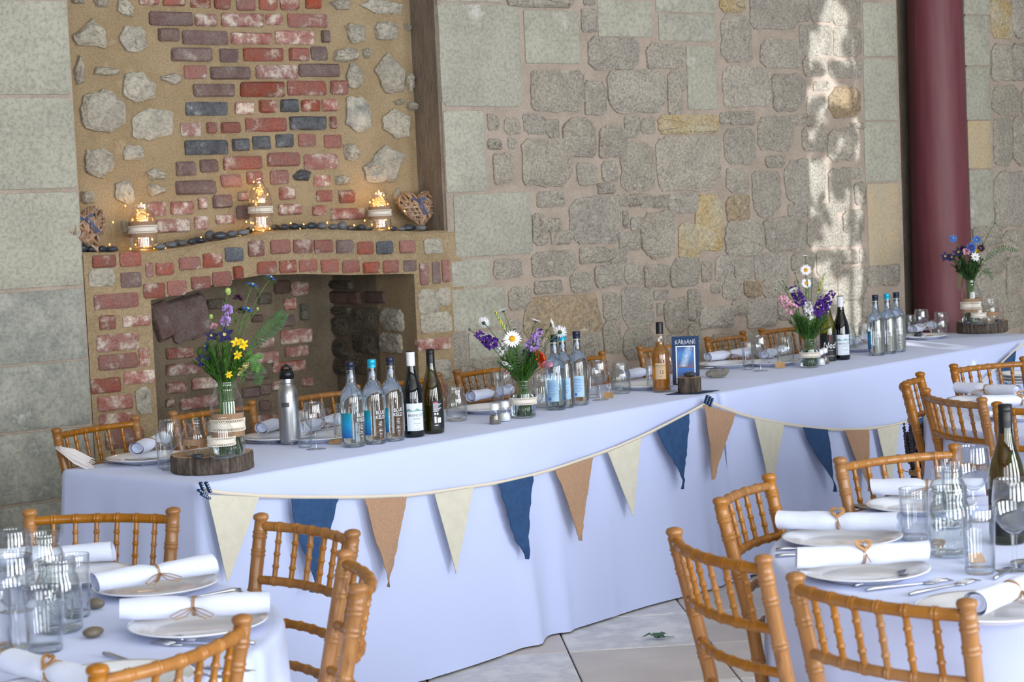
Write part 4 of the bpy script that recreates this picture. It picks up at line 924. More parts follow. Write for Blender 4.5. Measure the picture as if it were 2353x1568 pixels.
def cutlery(kind):
    mb = MB()
    if kind == 'knife':
        handle_mesh(mb, .10); mb.prism([(.095, -.004), (.10, -.0075), (.19, -.0085), (.208, -.003), (.20, .0035), (.10, .004)], .0015, .0035, 'xy'); return [part('blade_and_handle', mb.mesh('knife', 'steel', True))]
    if kind == 'fork':
        handle_mesh(mb, .135); mb.prism([(.128, -.003), (.142, -.011), (.152, -.0115), (.152, .0115), (.142, .011), (.128, .003)], .002, .0038, 'xy')
        P = [part('handle', mb.mesh('handle', 'steel'))]
        for k in range(4):
            y = -.0099+k*.0066; P.append(part('tine', MB().tube([(.150, y, .0032), (.172, y, .0065), (.195, y*.95, .0035)], [.0019, .0017, .001], 6).mesh('tine', 'steel')))
        return P
    handle_mesh(mb, .13); sp = MB(); n = 16
    sp.lathe([(1, 0), (.8, -.32), (.45, -.52), (.001, -.6)], 20, (.158, 0, .0095), Matrix(((.031, 0, 0), (0, .020, 0), (0, 0, .0145))))
    sp.lathe([(1, 0), (.97, .02), (.77, -.28), (.43, -.46), (.001, -.54)], 20, (.158, 0, .0095), Matrix(((.031, 0, 0), (0, .020, 0), (0, 0, .0145))))
    return [part('handle', mb.mesh('handle', 'steel')), part('bowl', sp.mesh('bowl', 'steel'))]
KN, FO, SP = cutlery('knife'), cutlery('fork'), cutlery('spoon')
def cut(name, proto, pa, pb, label, group, dz=0):
    # laid from pixel pa (handle end) towards pixel pb
    A, B = onT(pa), onT(pb); d = B-A; A.z += dz
    return place(name, proto, A, math.atan2(d.y, d.x), label, 'cutlery', group)
def setting(pc, na, nb, proto, label, where, group):
    # plate with a rolled napkin lying across it between pixels na and nb
    P = onz(pc, ZT+.02); P.z = ZI; place('dinner_plate', plate, P, 0, 'white china plate under the rolled napkin '+where, 'plate', group+' plates')
    A, B = onz(na, ZT+.04), onz(nb, ZT+.04); d = B-A; C = (A+B)/2
    if d.x < 0: d = -d
    place('napkin', proto, (C.x, C.y, ZI+.0225), math.atan2(d.y, d.x), label+' '+where, 'napkin', group+' napkins')
def tag(px, label, turn=0, tilt=.9, group='kraft name tags', s=1):
    P = onT(px); o = thing('name_tag', label, 'tag', P, camyaw(P)+turn, group)
    M = Matrix.Rotation(tilt, 3, 'X'); poly = [(-.022, 0), (.022, 0), (.022, .022), (.015, .03), (-.015, .03), (-.022, .022)]
    mb = MB().prism(poly, 0, .0012, 'xy'); mb.v = [tuple(M @ Vector(v)) for v in mb.v]; mb.v = [(x*s, y*s, z*s+.0008) for x, y, z in mb.v]; cardm = mb.mesh('card', 'kraft', False)
    p = obj('card', cardm, o)
    tw = MB().tube([tuple(M @ Vector((0, .026, .0016))), (.004, .045, .05), (-.006, .06, .06), (.0, .075, .045)], .0008, 5); obj('string', tw.mesh('string', 'tape'), o)

# ============================================================ on the long table
GG, GT, GM, GWB, GWI = 'goblets on the long table', 'tumblers on the long table', 'handled jars on the long table', 'water bottles on the long table', 'wine bottles on the long table'
def nearx(px, s): return onT(px)
# left end
put('tumbler', tumbler, (380, 1077), 'tall clear tumbler left of the near log slice', 'tumbler', GT)
put('goblet', goblet, (396, 1080), 'clear wine goblet just left of the near log slice', 'goblet', GG)
log1 = put('log_slice', log_slice(.127, .055, 4), (489, 1081), 'thick bark-edged log slice at the near end of the long table', 'log slice', 'log slices')
LZ = ZI+.056
def onlog(px, z): p = onz(px, z); p.z = z; return p
place('flower_vase', tall_vase, onlog((527, 1047), LZ), 0, 'tall glass jar with burlap and lace band on the near log slice', 'vase', 'tall vases')
VASE1 = onlog((527, 1047), LZ)
place('glass_jar', squat_jar, onlog((454, 1047), LZ), .5, 'squat round jar with burlap band on the near log slice', 'jar', 'tealight jars')
place('glass_jar', small_jar, onlog((511, 1052), LZ), .2, 'small straight jar with lace band at the front of the near log slice', 'jar', 'tealight jars')
pebble(None, 0, 'pebble_dark', 'black pebble at the front of the near log slice', None, 8, onlog((454, 1054), LZ), .019, .42)
setting((338, 1048), (318, 1033), (372, 1012), nap_bow, 'rolled white napkin', 'behind the goblet at the far left', 'long table')
cut('knife', KN, (238, 1065), (335, 1072), 'steel knife at the left end of the long table', 'long table knives')
cut('spoon', SP, (262, 1060), (330, 1062), 'steel spoon beside the knife at the left end', 'long table spoons')
setting((640, 1000), (608, 985), (668, 968), nap_bow, 'rolled white napkin', 'left of the steel drinking bottle', 'long table')
cut('knife', KN, (566, 1020), (632, 1022), 'steel knife left of the steel drinking bottle', 'long table knives'); cut('spoon', SP, (575, 1013), (628, 1018), 'steel spoon left of the steel drinking bottle', 'long table spoons')
# steel drinking bottle
sb = [part('body', MB().lathe([(.030, 0), (.0345, .004), (.0355, .012), (.0355, .170), (.0335, .185), (.026, .201), (.0225, .207), (.0222, .212), (.0235, .214), (.0222, .217), (.0222, .233)], 40, cap0=True).mesh('body', 'brushed_steel')),
      part('cap', MB().lathe([(.0225, .228), (.0258, .228), (.0262, .247), (.022, .256), (.012, .262), (.001, .263)], 32).mesh('cap', 'black_plastic'), ('carry_loop', MB().tube([(-.018, 0, .252), (-.013, 0, .268), (0, 0, .275), (.013, 0, .268), (.018, 0, .252)], .0052, 10).mesh('carry_loop', 'black_plastic')))]
mb = MB(); patch(mb, .0357, .132, .148, -pi/2-.7, -pi/2+.1); sb.append(part('dark_stamp', mb.mesh('dark_stamp', 'trestle_steel')))
put('drinking_bottle', sb, (667, 1021), 'brushed steel drinking bottle with a black looped cap', 'bottle')
put('tumbler', tumbler, (702, 1029), 'tall clear tumbler right beside the steel drinking bottle', 'tumbler', GT)
put('goblet', goblet, (727, 1033), 'clear wine goblet between the steel bottle and the water bottles', 'goblet', GG)
setting((735, 1000), (700, 985), (770, 968), nap_bow, 'rolled white napkin', 'seen through the goblet by the steel bottle', 'long table')
put('mason_mug', mug, (795, 1012), 'handled glass jar half hidden behind the first water bottle', 'jar', GM)
tag((768, 1022), 'kraft paper tag leaning left of the first water bottle', -.3, .5)
for k, (px, key, t, lab) in enumerate((((814, 1027), ('cap_navy', -.55, False), 0, 'water bottle with the full blue panel, first of the near three'), ((863, 1020), ('cap_teal', -.75, False), 0, 'water bottle with a bright teal cap, middle of the near three'), ((905, 1013), ('cap_navy', -.8, False), .0, 'navy-capped water bottle next to the red wine, near three'))):
    put('water_bottle', WBP[key], px, lab, 'bottle', GWB, t)
put('wine_bottle', wine_bottle('glass_dark', 'wine_red', .23, 'cap_white', 'estate'), (952, 1004), 'dark red-wine bottle with a white cap and pale hill label, near group', 'bottle', GWI, .15)
put('wine_bottle', wine_bottle('glass_olive', 'wine_white', .10, 'cap_black', 'back'), (997, 996), 'olive white-wine bottle showing its black back label', 'bottle', GWI, .0)
put('mason_mug', mug, (1050, 968), 'handled glass jar right of the near wine bottles', 'jar', GM, .4)
setting((1125, 935), (1078, 915), (1175, 897), nap_heart[0], 'rolled white napkin with wooden heart', 'behind the salt and pepper', 'long table')
mb = MB(); rr = random.Random(3); vs = []; fs = []
for i in range(9):
    for j in range(7): x, y = -.075+.15*i/8, -.045+.09*j/6; vs.append((x+rr.uniform(-.006, .006), y+rr.uniform(-.006, .006), .004+.022*math.exp(-(y/.03)**2)*(1-(x/.09)**2)+rr.uniform(0, .008)))
for i in range(8):
    for j in range(6): a = i*7+j; fs.append((a, a+7, a+8, a+1))
P = onT((1098, 935)); P.z += .022; obj('dark_cloth', mb.mesh('dark_cloth', 'black_cloth'), None, P, camyaw(P)+.4, None, 'crumpled black cloth lying by the napkin behind the handled jar', 'cloth')
cut('knife', KN, (1070, 952), (1108, 943), 'steel knife behind the handled jar near the black cloth', 'long table knives')
def shaker(m):
    return [part('glass', shell([(.020, 0), (.0225, .003), (.021, .02), (.016, .042), (.014, .05), (.014, .054)], 'glass_jar', 20, 'glass')), part('filling', MB().lathe([(.001, .002), (.0205, .003), (.0192, .02), (.0165, .032), (.001, .032)], 20).mesh('filling', m)), part('cap', MB().lathe([(.0155, .052), (.0158, .068), (.013, .074), (.001, .0755)], 20).mesh('cap', 'porcelain'))]
put('salt_shaker', shaker('pepper'), (1138, 975), 'glass pepper shaker with a white cap left of the flower jar', 'shaker', 'shakers')
put('salt_shaker', shaker('salt'), (1161, 969), 'glass salt shaker touching the flower jar with the orange bloom', 'shaker', 'shakers')
put('flower_jar', flower_jar, (1204, 960), 'glass jar with lace band holding the orange bloom bouquet', 'jar', 'flower jars'); JAR1 = onT((1204, 960))
put('tumbler', tumbler, (1145, 927), 'tall clear tumbler behind the salt shaker', 'tumbler', GT)
put('goblet', goblet, (1170, 930), 'clear wine goblet behind the flower jar with the orange bloom', 'goblet', GG)
put('mason_mug', mug, (1246, 936), 'handled glass jar between flower jar and middle water bottles', 'jar', GM, 2.4)
for px, key, t, lab in (((1279, 942), ('cap_navy', None, True), -.35, 'water bottle nearest the flower jar, leftmost of the middle three'), ((1298, 937), ('cap_teal', None, True), .05, 'teal-capped water bottle in the middle three behind a daisy'), ((1331, 931), ('cap_navy', None, True), -.05, 'navy-capped water bottle with pale back label, right of the middle three')):
    put('water_bottle', WBP[key], px, lab, 'bottle', GWB, t)
put('tumbler', tumbler, (1363, 915), 'tall clear tumbler right of the middle water bottles', 'tumbler', GT)
put('goblet', goblet, (1380, 920), 'clear wine goblet right of the middle water bottles', 'goblet', GG)
tag((1397, 916), 'kraft paper tag hanging from the handled jar left of the whisky', -.2, .8)
put('mason_mug', mug, (1428, 905), 'handled glass jar left of the whisky bottle', 'jar', GM, .2)
setting((1478, 882), (1450, 862), (1505, 852), nap_heart[1], 'rolled white napkin with wooden heart', 'left of the whisky bottle', 'long table')
put('tumbler', tumbler, (1500, 893), 'clear tumbler half hidden behind the whisky bottle', 'tumbler', GT); put('goblet', goblet, (1548, 888), 'clear wine goblet hidden behind the name card', 'goblet', GG)
WH = [(.034, 0), (.0375, .004), (.038, .014), (.038, .145), (.0365, .162), (.029, .180), (.0195, .192), (.0165, .200), (.0180, .214), (.0195, .222), (.0165, .234), (.0145, .243)]
wh = [part('bottle_glass', shell(WH, 'glass_amber', 36, 'bottle_glass')), part('whisky', MB().lathe([(.001, .008), (.033, .008), (.0358, .016), (.0358, .145), (.0345, .161), (.027, .179), (.0175, .191), (.0150, .2), (.0165, .206), (.001, .206)], 36).mesh('whisky', 'whisky')),
      part('cap', MB().lathe([(.0150, .240), (.0155, .242), (.0150, .247), (.0152, .285), (.014, .288), (.001, .288)], 24).mesh('cap', 'cap_black'))]
mb = MB(); patch(mb, .0384, .055, .122, -pi/2-.55, -pi/2+.62); m2 = MB()
cyltext(m2, 'LINKWOOD', .0085, .0387, .108, -pi/2+.03); cyltext(m2, 'SPEYSIDE', .0040, .0387, .101, -pi/2+.03); cyltext(m2, '12', .020, .0387, .078, -pi/2+.14); cyltext(m2, 'YEARS', .004, .0387, .066, -pi/2+.03)
wh.append(part('paper_label', mb.mesh('paper_label', 'label_tan'), ('lettering', m2.mesh('lettering', 'print_dark', False))))
put('whisky_bottle', wh, (1521, 901), 'amber whisky bottle with tan label and black cap', 'bottle', None, -.1)
# name card in its log holder
P = onT((1585, 903)); yaw = camyaw(P)
mb = MB().prism([(-.105, -.05), (.03, -.085), (.125, .03), (-.02, .07)], 0, .0012, 'xy'); obj('navy_sheet', mb.mesh('navy_sheet', 'card_navy', False), None, P, yaw+.1, None, 'dark blue paper sheet under the small log card holder', 'paper')
P2 = P+Vector((0, 0, .0016))
lg = log_slice(.046, .062, 9); place('card_holder', lg, P2, yaw, 'small upright log holding the name card', 'card holder')
co = thing('name_card', 'dark blue KARITANE name card with a starry sky picture', 'card', P2+Vector((-.008, .055, .0)), yaw-.10)
tl = Matrix.Rotation(-.10, 3, 'X')
def card(mb): mb.v = [tuple(tl @ Vector(v)) for v in mb.v]; return mb
W2, H2 = .0555, .200
obj('board', card(MB().box((0, 0, .125), (2*W2, .002, H2))).mesh('board', 'card_navy', False), co)
fr = card(MB().box((0, -.0016, .108), (.080, .0012, .155))); fo = obj('photo_border', fr.mesh('photo_border', 'print_white', False), co)
def skymat():
    m = bpy.data.materials.new('night_sky_print'); m.use_nodes = True; nt = m.node_tree; b = nt.nodes['Principled BSDF']; b.inputs['Roughness'].default_value = .35; N = nt.nodes.new; L = nt.links.new
    tc = N('ShaderNodeTexCoord'); sp = N('ShaderNodeSeparateXYZ'); L(tc.outputs['Object'], sp.inputs[0])
    cr = N('ShaderNodeValToRGB'); mr = N('ShaderNodeMapRange'); mr.inputs[1].default_value = .034; mr.inputs[2].default_value = .182; L(sp.outputs[2], mr.inputs[0]); L(mr.outputs[0], cr.inputs[0])
    E = cr.color_ramp.elements; E[0].position = 0; E[0].color = lin('04204a')+(1,); E[1].position = .40; E[1].color = lin('0a5fb4')+(1,)
    for p, c in ((.42, '6b4a5a'), (.55, '2d5a94'), (.78, '2a78c0'), (1, '123a80')): e = E.new(p); e.color = lin(c)+(1,)
    # the milky way: a slanting soft band broken by noise
    ma = N('ShaderNodeMath'); ma.operation = 'MULTIPLY_ADD'; ma.inputs[1].default_value = -.32; L(sp.outputs[2], ma.inputs[0]); L(sp.outputs[0], ma.inputs[2])
    ad = N('ShaderNodeMath'); ad.operation = 'ADD'; ad.inputs[1].default_value = .042; L(ma.outputs[0], ad.inputs[0]); ab = N('ShaderNodeMath'); ab.operation = 'ABSOLUTE'; L(ad.outputs[0], ab.inputs[0])
    m2 = N('ShaderNodeMapRange'); m2.inputs[1].default_value = .0; m2.inputs[2].default_value = .020; m2.inputs[3].default_value = 1; m2.inputs[4].default_value = 0; L(ab.outputs[0], m2.inputs[0])
    n = N('ShaderNodeTexNoise'); n.inputs['Scale'].default_value = 110; n.inputs['Detail'].default_value = 6; L(tc.outputs['Object'], n.inputs[0])
    mu = N('ShaderNodeMath'); mu.operation = 'MULTIPLY'; L(m2.outputs[0], mu.inputs[0]); L(n.outputs[0], mu.inputs[1])
    gt = N('ShaderNodeMath'); gt.operation = 'GREATER_THAN'; gt.inputs[1].default_value = .100; L(sp.outputs[2], gt.inputs[0]); m3 = N('ShaderNodeMath'); m3.operation = 'MULTIPLY'; m3.use_clamp = True; L(mu.outputs[0], m3.inputs[0]); L(gt.outputs[0], m3.inputs[1])
    x = N('ShaderNodeMix'); x.data_type = 'RGBA'; L(m3.outputs[0], x.inputs[0]); L(cr.outputs[0], x.inputs[6]); x.inputs[7].default_value = lin('d8eefa')+(1,); L(x.outputs[2], b.inputs['Base Color']); MATS['night_sky_print'] = m
skymat()
ph = MB().box((0, -.0027, .108), (.070, .0010, .146)); ph = card(ph); obj('sky_photo', ph.mesh('sky_photo', 'night_sky_print', False), fo)
rk = card(MB().prism([(-.004, .035), (.0, .058), (.012, .085), (.018, .070), (.026, .076), (.034, .052), (.034, .035)], -.0034, -.0030)); obj('rock_in_photo', rk.mesh('rock_in_photo', 'seal_stone', False), fo)
m2 = MB(); V, F = textmesh('KARItANE', .024, -.012); m2.add([(x*.80, -.0016, .193+y*1.1+.002*math.sin(x*160)) for x, y in V], F); card(m2); obj('lettering', m2.mesh('lettering', 'print_white', False), co)
pebble(None, 0, 'pebble_dark', 'dark stone resting on the small log card holder', None, 21, P2+Vector((.004, -.006, .063)), .025, .42)
# little seal-shaped stone
sp_ = onT((1648, 869)); so = thing('seal_figure', 'grey stone shaped like a small seal right of the name card', 'figurine', sp_, camyaw(sp_)+.05)
mb = MB(); pts = [(-.048, .013), (-.042, .017), (-.022, .021), (.004, .018), (.02, .018), (.034, .024), (.044, .030), (.052, .027)]
mb.tube([(x, 0, z) for x, z in pts], [.006, .013, .019, .017, .0155, .0165, .014, .006], 12); obj('body', mb.mesh('body', 'seal_stone'), so)
fp = MB().tube([(-.030, -.012, .004), (-.02, -.014, .005), (.018, -.012, .005), (.034, -.010, .006)], [.003, .004, .004, .003], 6); obj('flipper', fp.mesh('flipper', 'seal_stone'), so)
setting((1668, 834), (1632, 822), (1712, 812), nap_bow, 'rolled white napkin with a twine bow', 'right of the name card', 'long table')
cut('knife', KN, (1612, 849), (1680, 846), 'steel knife behind the seal-shaped stone', 'long table knives'); cut('fork', FO, (1618, 843), (1676, 838), 'steel fork behind the seal-shaped stone', 'long table forks')
put('tumbler', tumbler, (1720, 850), 'clear tumbler left of the far handled jar', 'tumbler', GT)
put('goblet', goblet, (1748, 853), 'clear wine goblet left of the far handled jar', 'goblet', GG)
setting((1772, 830), (1755, 818), (1800, 806), nap_bow, 'rolled white napkin', 'behind the goblet left of the far flower jar', 'long table')
cut('knife', KN, (1766, 838), (1782, 826), 'steel knife behind the far goblet', 'long table knives')
put('mason_mug', mug, (1806, 837), 'handled glass jar left of the far flower jar', 'jar', GM, .1)
tag((1793, 847), 'kraft paper tag in front of the handled jar by the far flower jar', .1, 1.1)
put('flower_jar', flower_jar, (1861, 845), 'glass jar with lace band holding the purple bouquet', 'jar', 'flower jars', 0, .93); JAR2 = onT((1861, 845))
put('salt_shaker', shaker('pepper'), (1895, 837), 'glass pepper shaker in front of the black-labelled wine', 'shaker', 'shakers'); put('salt_shaker', shaker('salt'), (1886, 841), 'glass salt shaker touching the far flower jar', 'shaker', 'shakers')
put('wine_bottle', wine_bottle('glass_olive', 'wine_white', .13, 'cap_white', 'ned'), (1905, 830), 'olive wine bottle with the black Ned label', 'bottle', GWI, -.15)
put('wine_bottle', wine_bottle('glass_dark', 'wine_red', .235, 'cap_white', 'estate'), (1935, 827), 'dark red-wine bottle with pale hill label, far group', 'bottle', GWI, .25)
put('mason_mug', mug, (1950, 808), 'handled glass jar half hidden behind the far red wine', 'jar', GM, 2.6)
setting((1972, 797), (1950, 790), (1990, 778), nap_bow, 'rolled white napkin', 'between the far wine and far water bottles', 'long table')
put('tumbler', tumbler, (1987, 800), 'clear tumbler left of the far water bottles', 'tumbler', GT)
for px, key, t, lab in (((2015, 817), ('cap_navy', -1.25, False), .15, 'leftmost of the far three water bottles'), ((2042, 813), ('cap_teal', -1.25, False), 0, 'teal-capped water bottle in the far three'), ((2063, 809), ('cap_navy', -1.25, False), .25, 'rightmost of the far three water bottles')):
    put('water_bottle', WBP[key], px, lab, 'bottle', GWB, t)
put('tumbler', tumbler, (2091, 780), 'clear tumbler right of the far water bottles', 'tumbler', GT)
put('goblet', goblet, (2119, 782), 'clear wine goblet in front of the red column', 'goblet', GG)
put('mason_mug', mug, (2163, 773), 'handled glass jar left of the far log slice', 'jar', GM, .1)
tag((2133, 779), 'kraft paper tag by the goblet in front of the red column', -.4, .5)
setting((2122, 770), (2100, 758), (2140, 750), nap_bow, 'rolled white napkin', 'in front of the red column', 'long table')
pebble((2110, 777), 22, 'pebble_dark', 'dark pebble beside the goblet in front of the red column', None, 31)
put('log_slice', log_slice(.131, .062, 14), (2257, 764), 'thick bark-edged log slice at the far end of the long table', 'log slice', 'log slices')
LZ2 = ZI+.063
VASE2 = onlog((2232, 744), LZ2)
place('flower_vase', tall_vase, VASE2, 0, 'tall glass jar with burlap and lace band on the far log slice', 'vase', 'tall vases')
place('glass_jar', small_jar, onlog((2249, 745), LZ2), .4, 'small lace-banded jar at the front of the far log slice', 'jar', 'tealight jars', .92)
place('glass_jar', jar_proto(SJ, [band(.0412, .040, .062, 'burlap', False, 'burlap_band')]), onlog((2278, 743), LZ2), 0, 'small burlap-banded jar at the right of the far log slice', 'jar', 'tealight jars')
pebble(None, 0, 'pebble_dark', 'black pebble at the left of the far log slice', None, 41, onlog((2222, 746), LZ2), .022, .5)
pebble(None, 0, 'pebble_dark', 'black pebble at the right edge of the far log slice', None, 42, onlog((2294, 742), LZ2), .018, .5)
# ============================================================ bunting on the long table
def bunting(label, string, flags, pegs):
    o = thing('bunting', label, 'bunting')
    pts = [onfront(p, -.040) for p in string]
    V = []; F = []
    for p in pts: V += [p+Vector((0, 0, .006)), p-Vector((0, 0, .006)), p+Vector((0, 0, .006))-TW*.0015, p-Vector((0, 0, .006))-TW*.0015]
    for i in range(len(pts)-1): a, b = 4*i, 4*i+4; F += [(a, b, b+1, a+1), (a+2, a+3, b+3, b+2), (a, a+2, b+2, b), (a+1, b+1, b+3, a+3)]
    obj('tape', MB().add(V, F).mesh('tape', 'tape'), o)
    for k, (a, b, c, m) in enumerate(flags):
        rr = random.Random(k+len(label)); A, B, C = onfront(a, -.046), onfront(b, -.046), onfront(c, -.082 if m != 'cream_felt' else -.074)
        V = []; n = 18; F = []; rag = .0035 if m != 'cream_felt' else 0; amp = 0.010 if m == 'navy_cloth' else .006 if m == 'burlap_flag' else .001
        ph = rr.uniform(0, 6)
        for i in range(n+1):
            t = i/n; l, r = A.lerp(C, t), B.lerp(C, min(1, t)); wv = amp*math.sin(t*5+ph)*t
            if m == 'navy_cloth' and t > .8: wv += .010*math.sin((t-.8)*16)
            for q in range(5):
                s = q/4; p = l.lerp(r, s)+TT*(wv+(rr.uniform(-rag, rag) if q in (0, 4) else 0))+TW*(-amp*1.2*math.sin(s*3+t*4+ph)*t)
                V.append(p)
        for i in range(n):
            for q in range(4): a_ = i*5+q; F.append((a_, a_+1, a_+6, a_+5))
        nn = len(V); V += [p-TW*.0018 for p in V]; F += [tuple(x+nn for x in reversed(f)) for f in F]
        obj('flag', MB().add(V, F).mesh('flag', m), o, label={'navy_cloth': 'navy blue cloth triangle', 'burlap_flag': 'brown burlap triangle', 'cream_felt': 'cream felt triangle'}[m])
    return o
c_, n_, b_ = 'cream_felt', 'navy_cloth', 'burlap_flag'
bunting('cream, navy and burlap triangle bunting across the near white cloth', [(466, 1126), (520, 1134), (600, 1140), (700, 1143), (780, 1143), (860, 1142), (935, 1139), (1010, 1130), (1090, 1118), (1160, 1107), (1225, 1092), (1290, 1073), (1360, 1049), (1420, 1027), (1475, 1003), (1530, 976), (1585, 948), (1628, 924)],
    [((476, 1137), (595, 1143), (523, 1340), c_), ((667, 1147), (777, 1147), (716, 1362), n_), ((838, 1147), (935, 1143), (892, 1350), b_), ((998, 1136), (1087, 1121), (1048, 1320), c_), ((1143, 1113), (1226, 1094), (1207, 1286), n_), ((1275, 1081), (1361, 1052), (1336, 1243), b_), ((1396, 1040), (1472, 1007), (1455, 1188), c_), ((1510, 990), (1584, 951), (1572, 1124), n_)], 0)
bunting('cream, navy and burlap triangle bunting across the far white cloth', [(1630, 924), (1660, 936), (1700, 951), (1740, 962), (1800, 974), (1860, 983), (1920, 988), (1980, 987), (2040, 980), (2090, 968), (2150, 946), (2200, 918), (2255, 879), (2310, 826), (2353, 788)],
    [((1617, 931), (1690, 951), (1640, 1102), b_), ((1733, 963), (1802, 976), (1771, 1130), c_), ((1843, 982), (1902, 988), (1919, 1131), n_), ((1940, 989), (1997, 988), (1997, 1130), b_), ((2015, 986), (2067, 976), (2047, 1126), c_), ((2100, 967), (2150, 948), (2140, 1090), n_), ((2298, 842), (2334, 806), (2322, 940), n_)], 0)
def peg(px, ang, label, w=-.052):
    P = onfront(px, w); o = thing('clothes_peg', label, 'peg', P, TD, 'navy pegs')
    M = Matrix.Rotation(ang, 3, 'Y')
    for s in (-1, 1):
        mb = MB().box((0, s*.0035, 0), (.007, .0045, .036), M=None); mb.v = [tuple(M @ Vector(v)) for v in mb.v]; obj('peg_half', mb.mesh('peg_half', 'peg_navy', False), o)
    mb = MB()
    for z in (-.012, -.004, .004, .012): mb.add([M @ Vector((x*.0019, -.0061, z+y*.0019)) for x, y in ((math.cos(k), math.sin(k)) for k in (0, 1.05, 2.1, 3.14, 4.19, 5.24))], [(0, 1, 2, 3, 4, 5)])
    obj('dots', mb.mesh('dots', 'white_dot', False), o)
for px, a, l in (((465, 1121), -.35, 'first'), ((478, 1120), -.45, 'second'), ((465, 1132), -1.0, 'third'), ((472, 1141), -1.05, 'lowest')): peg(px, a, 'small navy white-dotted peg at the near corner, %s of the cluster' % l)
for px, a, l in (((1623, 918), .6, 'left'), ((1629, 921), .6, 'middle'), ((1634, 925), .6, 'right')): peg(px, a, 'small navy white-dotted peg where the two cloths meet, %s one' % l)

# ============================================================ lower left round table
GTL, GTR = 'left round table', 'right round table'
setting((358, 1340), (215, 1345), (492, 1300), nap_bow, 'rolled white napkin with a twine bow', 'on the far plate of the lower left table', GTL)
setting((455, 1428), (280, 1407), (614, 1390), napkin_proto(.29, .0235, 'bow', 5), 'rolled white napkin pinched by twine', 'on the nearer plate of the lower left table', GTL)
setting((120, 1592), (12, 1522), (250, 1582), nap_heart[0], 'rolled white napkin with wooden heart', 'at the bottom left corner', GTL)
setting((160, 1318), (86, 1282), (156, 1278), nap_bow, 'rolled white napkin', 'at the far left behind the glasses', GTL)
P = onz((265, 1560), ZT+.02); P.z = ZI; place('dinner_plate', plate, P, 0, 'white china plate seen through the spindles of the lower left chair', 'plate', GTL+' plates')
cut('knife', KN, (553, 1360), (390, 1385), 'steel knife between the two napkins on the lower left table', GTL+' knives'); cut('knife', KN, (556, 1366), (372, 1394), 'steel butter knife between the two napkins on the lower left table', GTL+' knives')
cut('fork', FO, (552, 1496), (300, 1478), 'steel fork nearest the chair on the lower left table', GTL+' forks'); cut('fork', FO, (585, 1484), (338, 1468), 'steel fork below the nearer plate of the lower left table', GTL+' forks')
cut('spoon', SP, (238, 1508), (300, 1525), 'steel spoon near the pebble on the lower left table', GTL+' spoons'); cut('knife', KN, (370, 1528), (450, 1535), 'steel knife behind the lower left chair spindles', GTL+' knives'); cut('fork', FO, (360, 1540), (440, 1552), 'steel fork behind the lower left chair spindles', GTL+' forks')
put('goblet', goblet, (40, 1405), 'large clear goblet at the left edge, far one', 'goblet', 'left table glasses', 0, 1.06)
put('goblet', goblet, (42, 1488), 'large clear goblet at the left edge, near one', 'goblet', 'left table glasses', 0, 1.1)
put('tumbler', tumbler_proto(.122, .033, .0365), (105, 1498), 'straight clear tumbler nearest the camera on the lower left table', 'tumbler', 'left table glasses')
put('tumbler', tumbler_proto(.128, .027, .031), (178, 1418), 'straight clear tumbler beside the grey pebble on the lower left table', 'tumbler', 'left table glasses')
put('mason_mug', big_jar, (140, 1452), 'tall clear screw-top jar in the middle of the left glasses', 'jar', 'left table glasses', 0, .97)
put('mason_mug', mug, (106, 1372), 'clear screw-top jar behind the other glasses on the lower left table', 'jar', 'left table glasses', .5, 1.08)
put('tumbler', tumbler_proto(.125, .030, .033), (-8, 1505), 'clear tumbler cut by the left edge', 'tumbler', 'left table glasses')
pebble((221, 1402), 40, 'pebble_brown', 'grey-green pebble beside the tumbler on the lower left table', 'left table pebbles', 51, flat=.7)
pebble((215, 1467), 52, 'pebble_brown', 'dark brown pebble alone in front of the left glasses', 'left table pebbles', 52, flat=.5)
tag((10, 1500), 'kraft paper tag at the left edge of the lower left table', .3, .4)
# ============================================================ lower right round table
setting((1935, 1231), (1790, 1200), (2068, 1205), nap_heart[1], 'rolled white napkin with wooden heart', 'on the second plate of the lower right table', GTR)
setting((1985, 1306), (1835, 1288), (2128, 1272), nap_heart[0], 'rolled white napkin with wooden heart', 'on the middle plate of the lower right table', GTR)
setting((2275, 1392), (2240, 1395), (2400, 1335), napkin_proto(.27, .0235, 'bow', 7), 'rolled white napkin', 'on the plate cut by the right edge', GTR)
setting((2116, 1156), (2074, 1124), (2190, 1124), nap_bow, 'rolled white napkin', 'on the farthest plate of the lower right table', GTR)
cut('knife', KN, (1783, 1268), (1960, 1260), 'steel knife left of the middle napkin on the lower right table', GTR+' knives'); cut('knife', KN, (1782, 1283), (1930, 1275), 'steel butter knife left of the middle napkin', GTR+' knives')
cut('spoon', SP, (1965, 1352), (2120, 1318), 'steel spoon right of the middle plate', GTR+' spoons'); cut('fork', FO, (1990, 1362), (2205, 1335), 'steel fork right of the middle plate', GTR+' forks'); cut('fork', FO, (2090, 1372), (2180, 1352), 'steel fork behind the foreground chair rail', GTR+' forks')
cut('knife', KN, (1962, 1170), (2068, 1180), 'steel knife on the far side of the lower right table', GTR+' knives'); cut('knife', KN, (1964, 1166), (2066, 1172), 'steel butter knife on the far side of the lower right table', GTR+' knives')
cut('spoon', SP, (2285, 1335), (2340, 1305), 'steel spoon at the foot of the right-edge goblet', GTR+' spoons')
put('tumbler', tumbler_proto(.118, .0305, .0335), (2103, 1242), 'straight clear tumbler at the left of the right table glasses', 'tumbler', 'right table glasses')
put('mason_mug', big_jar, (2185, 1278), 'wide clear screw-top jar in the right table glasses', 'jar', 'right table glasses', 0, 1.0)
put('mason_mug', mug, (2180, 1212), 'clear screw-top jar behind the wide one on the right table', 'jar', 'right table glasses', .7, 1.1)
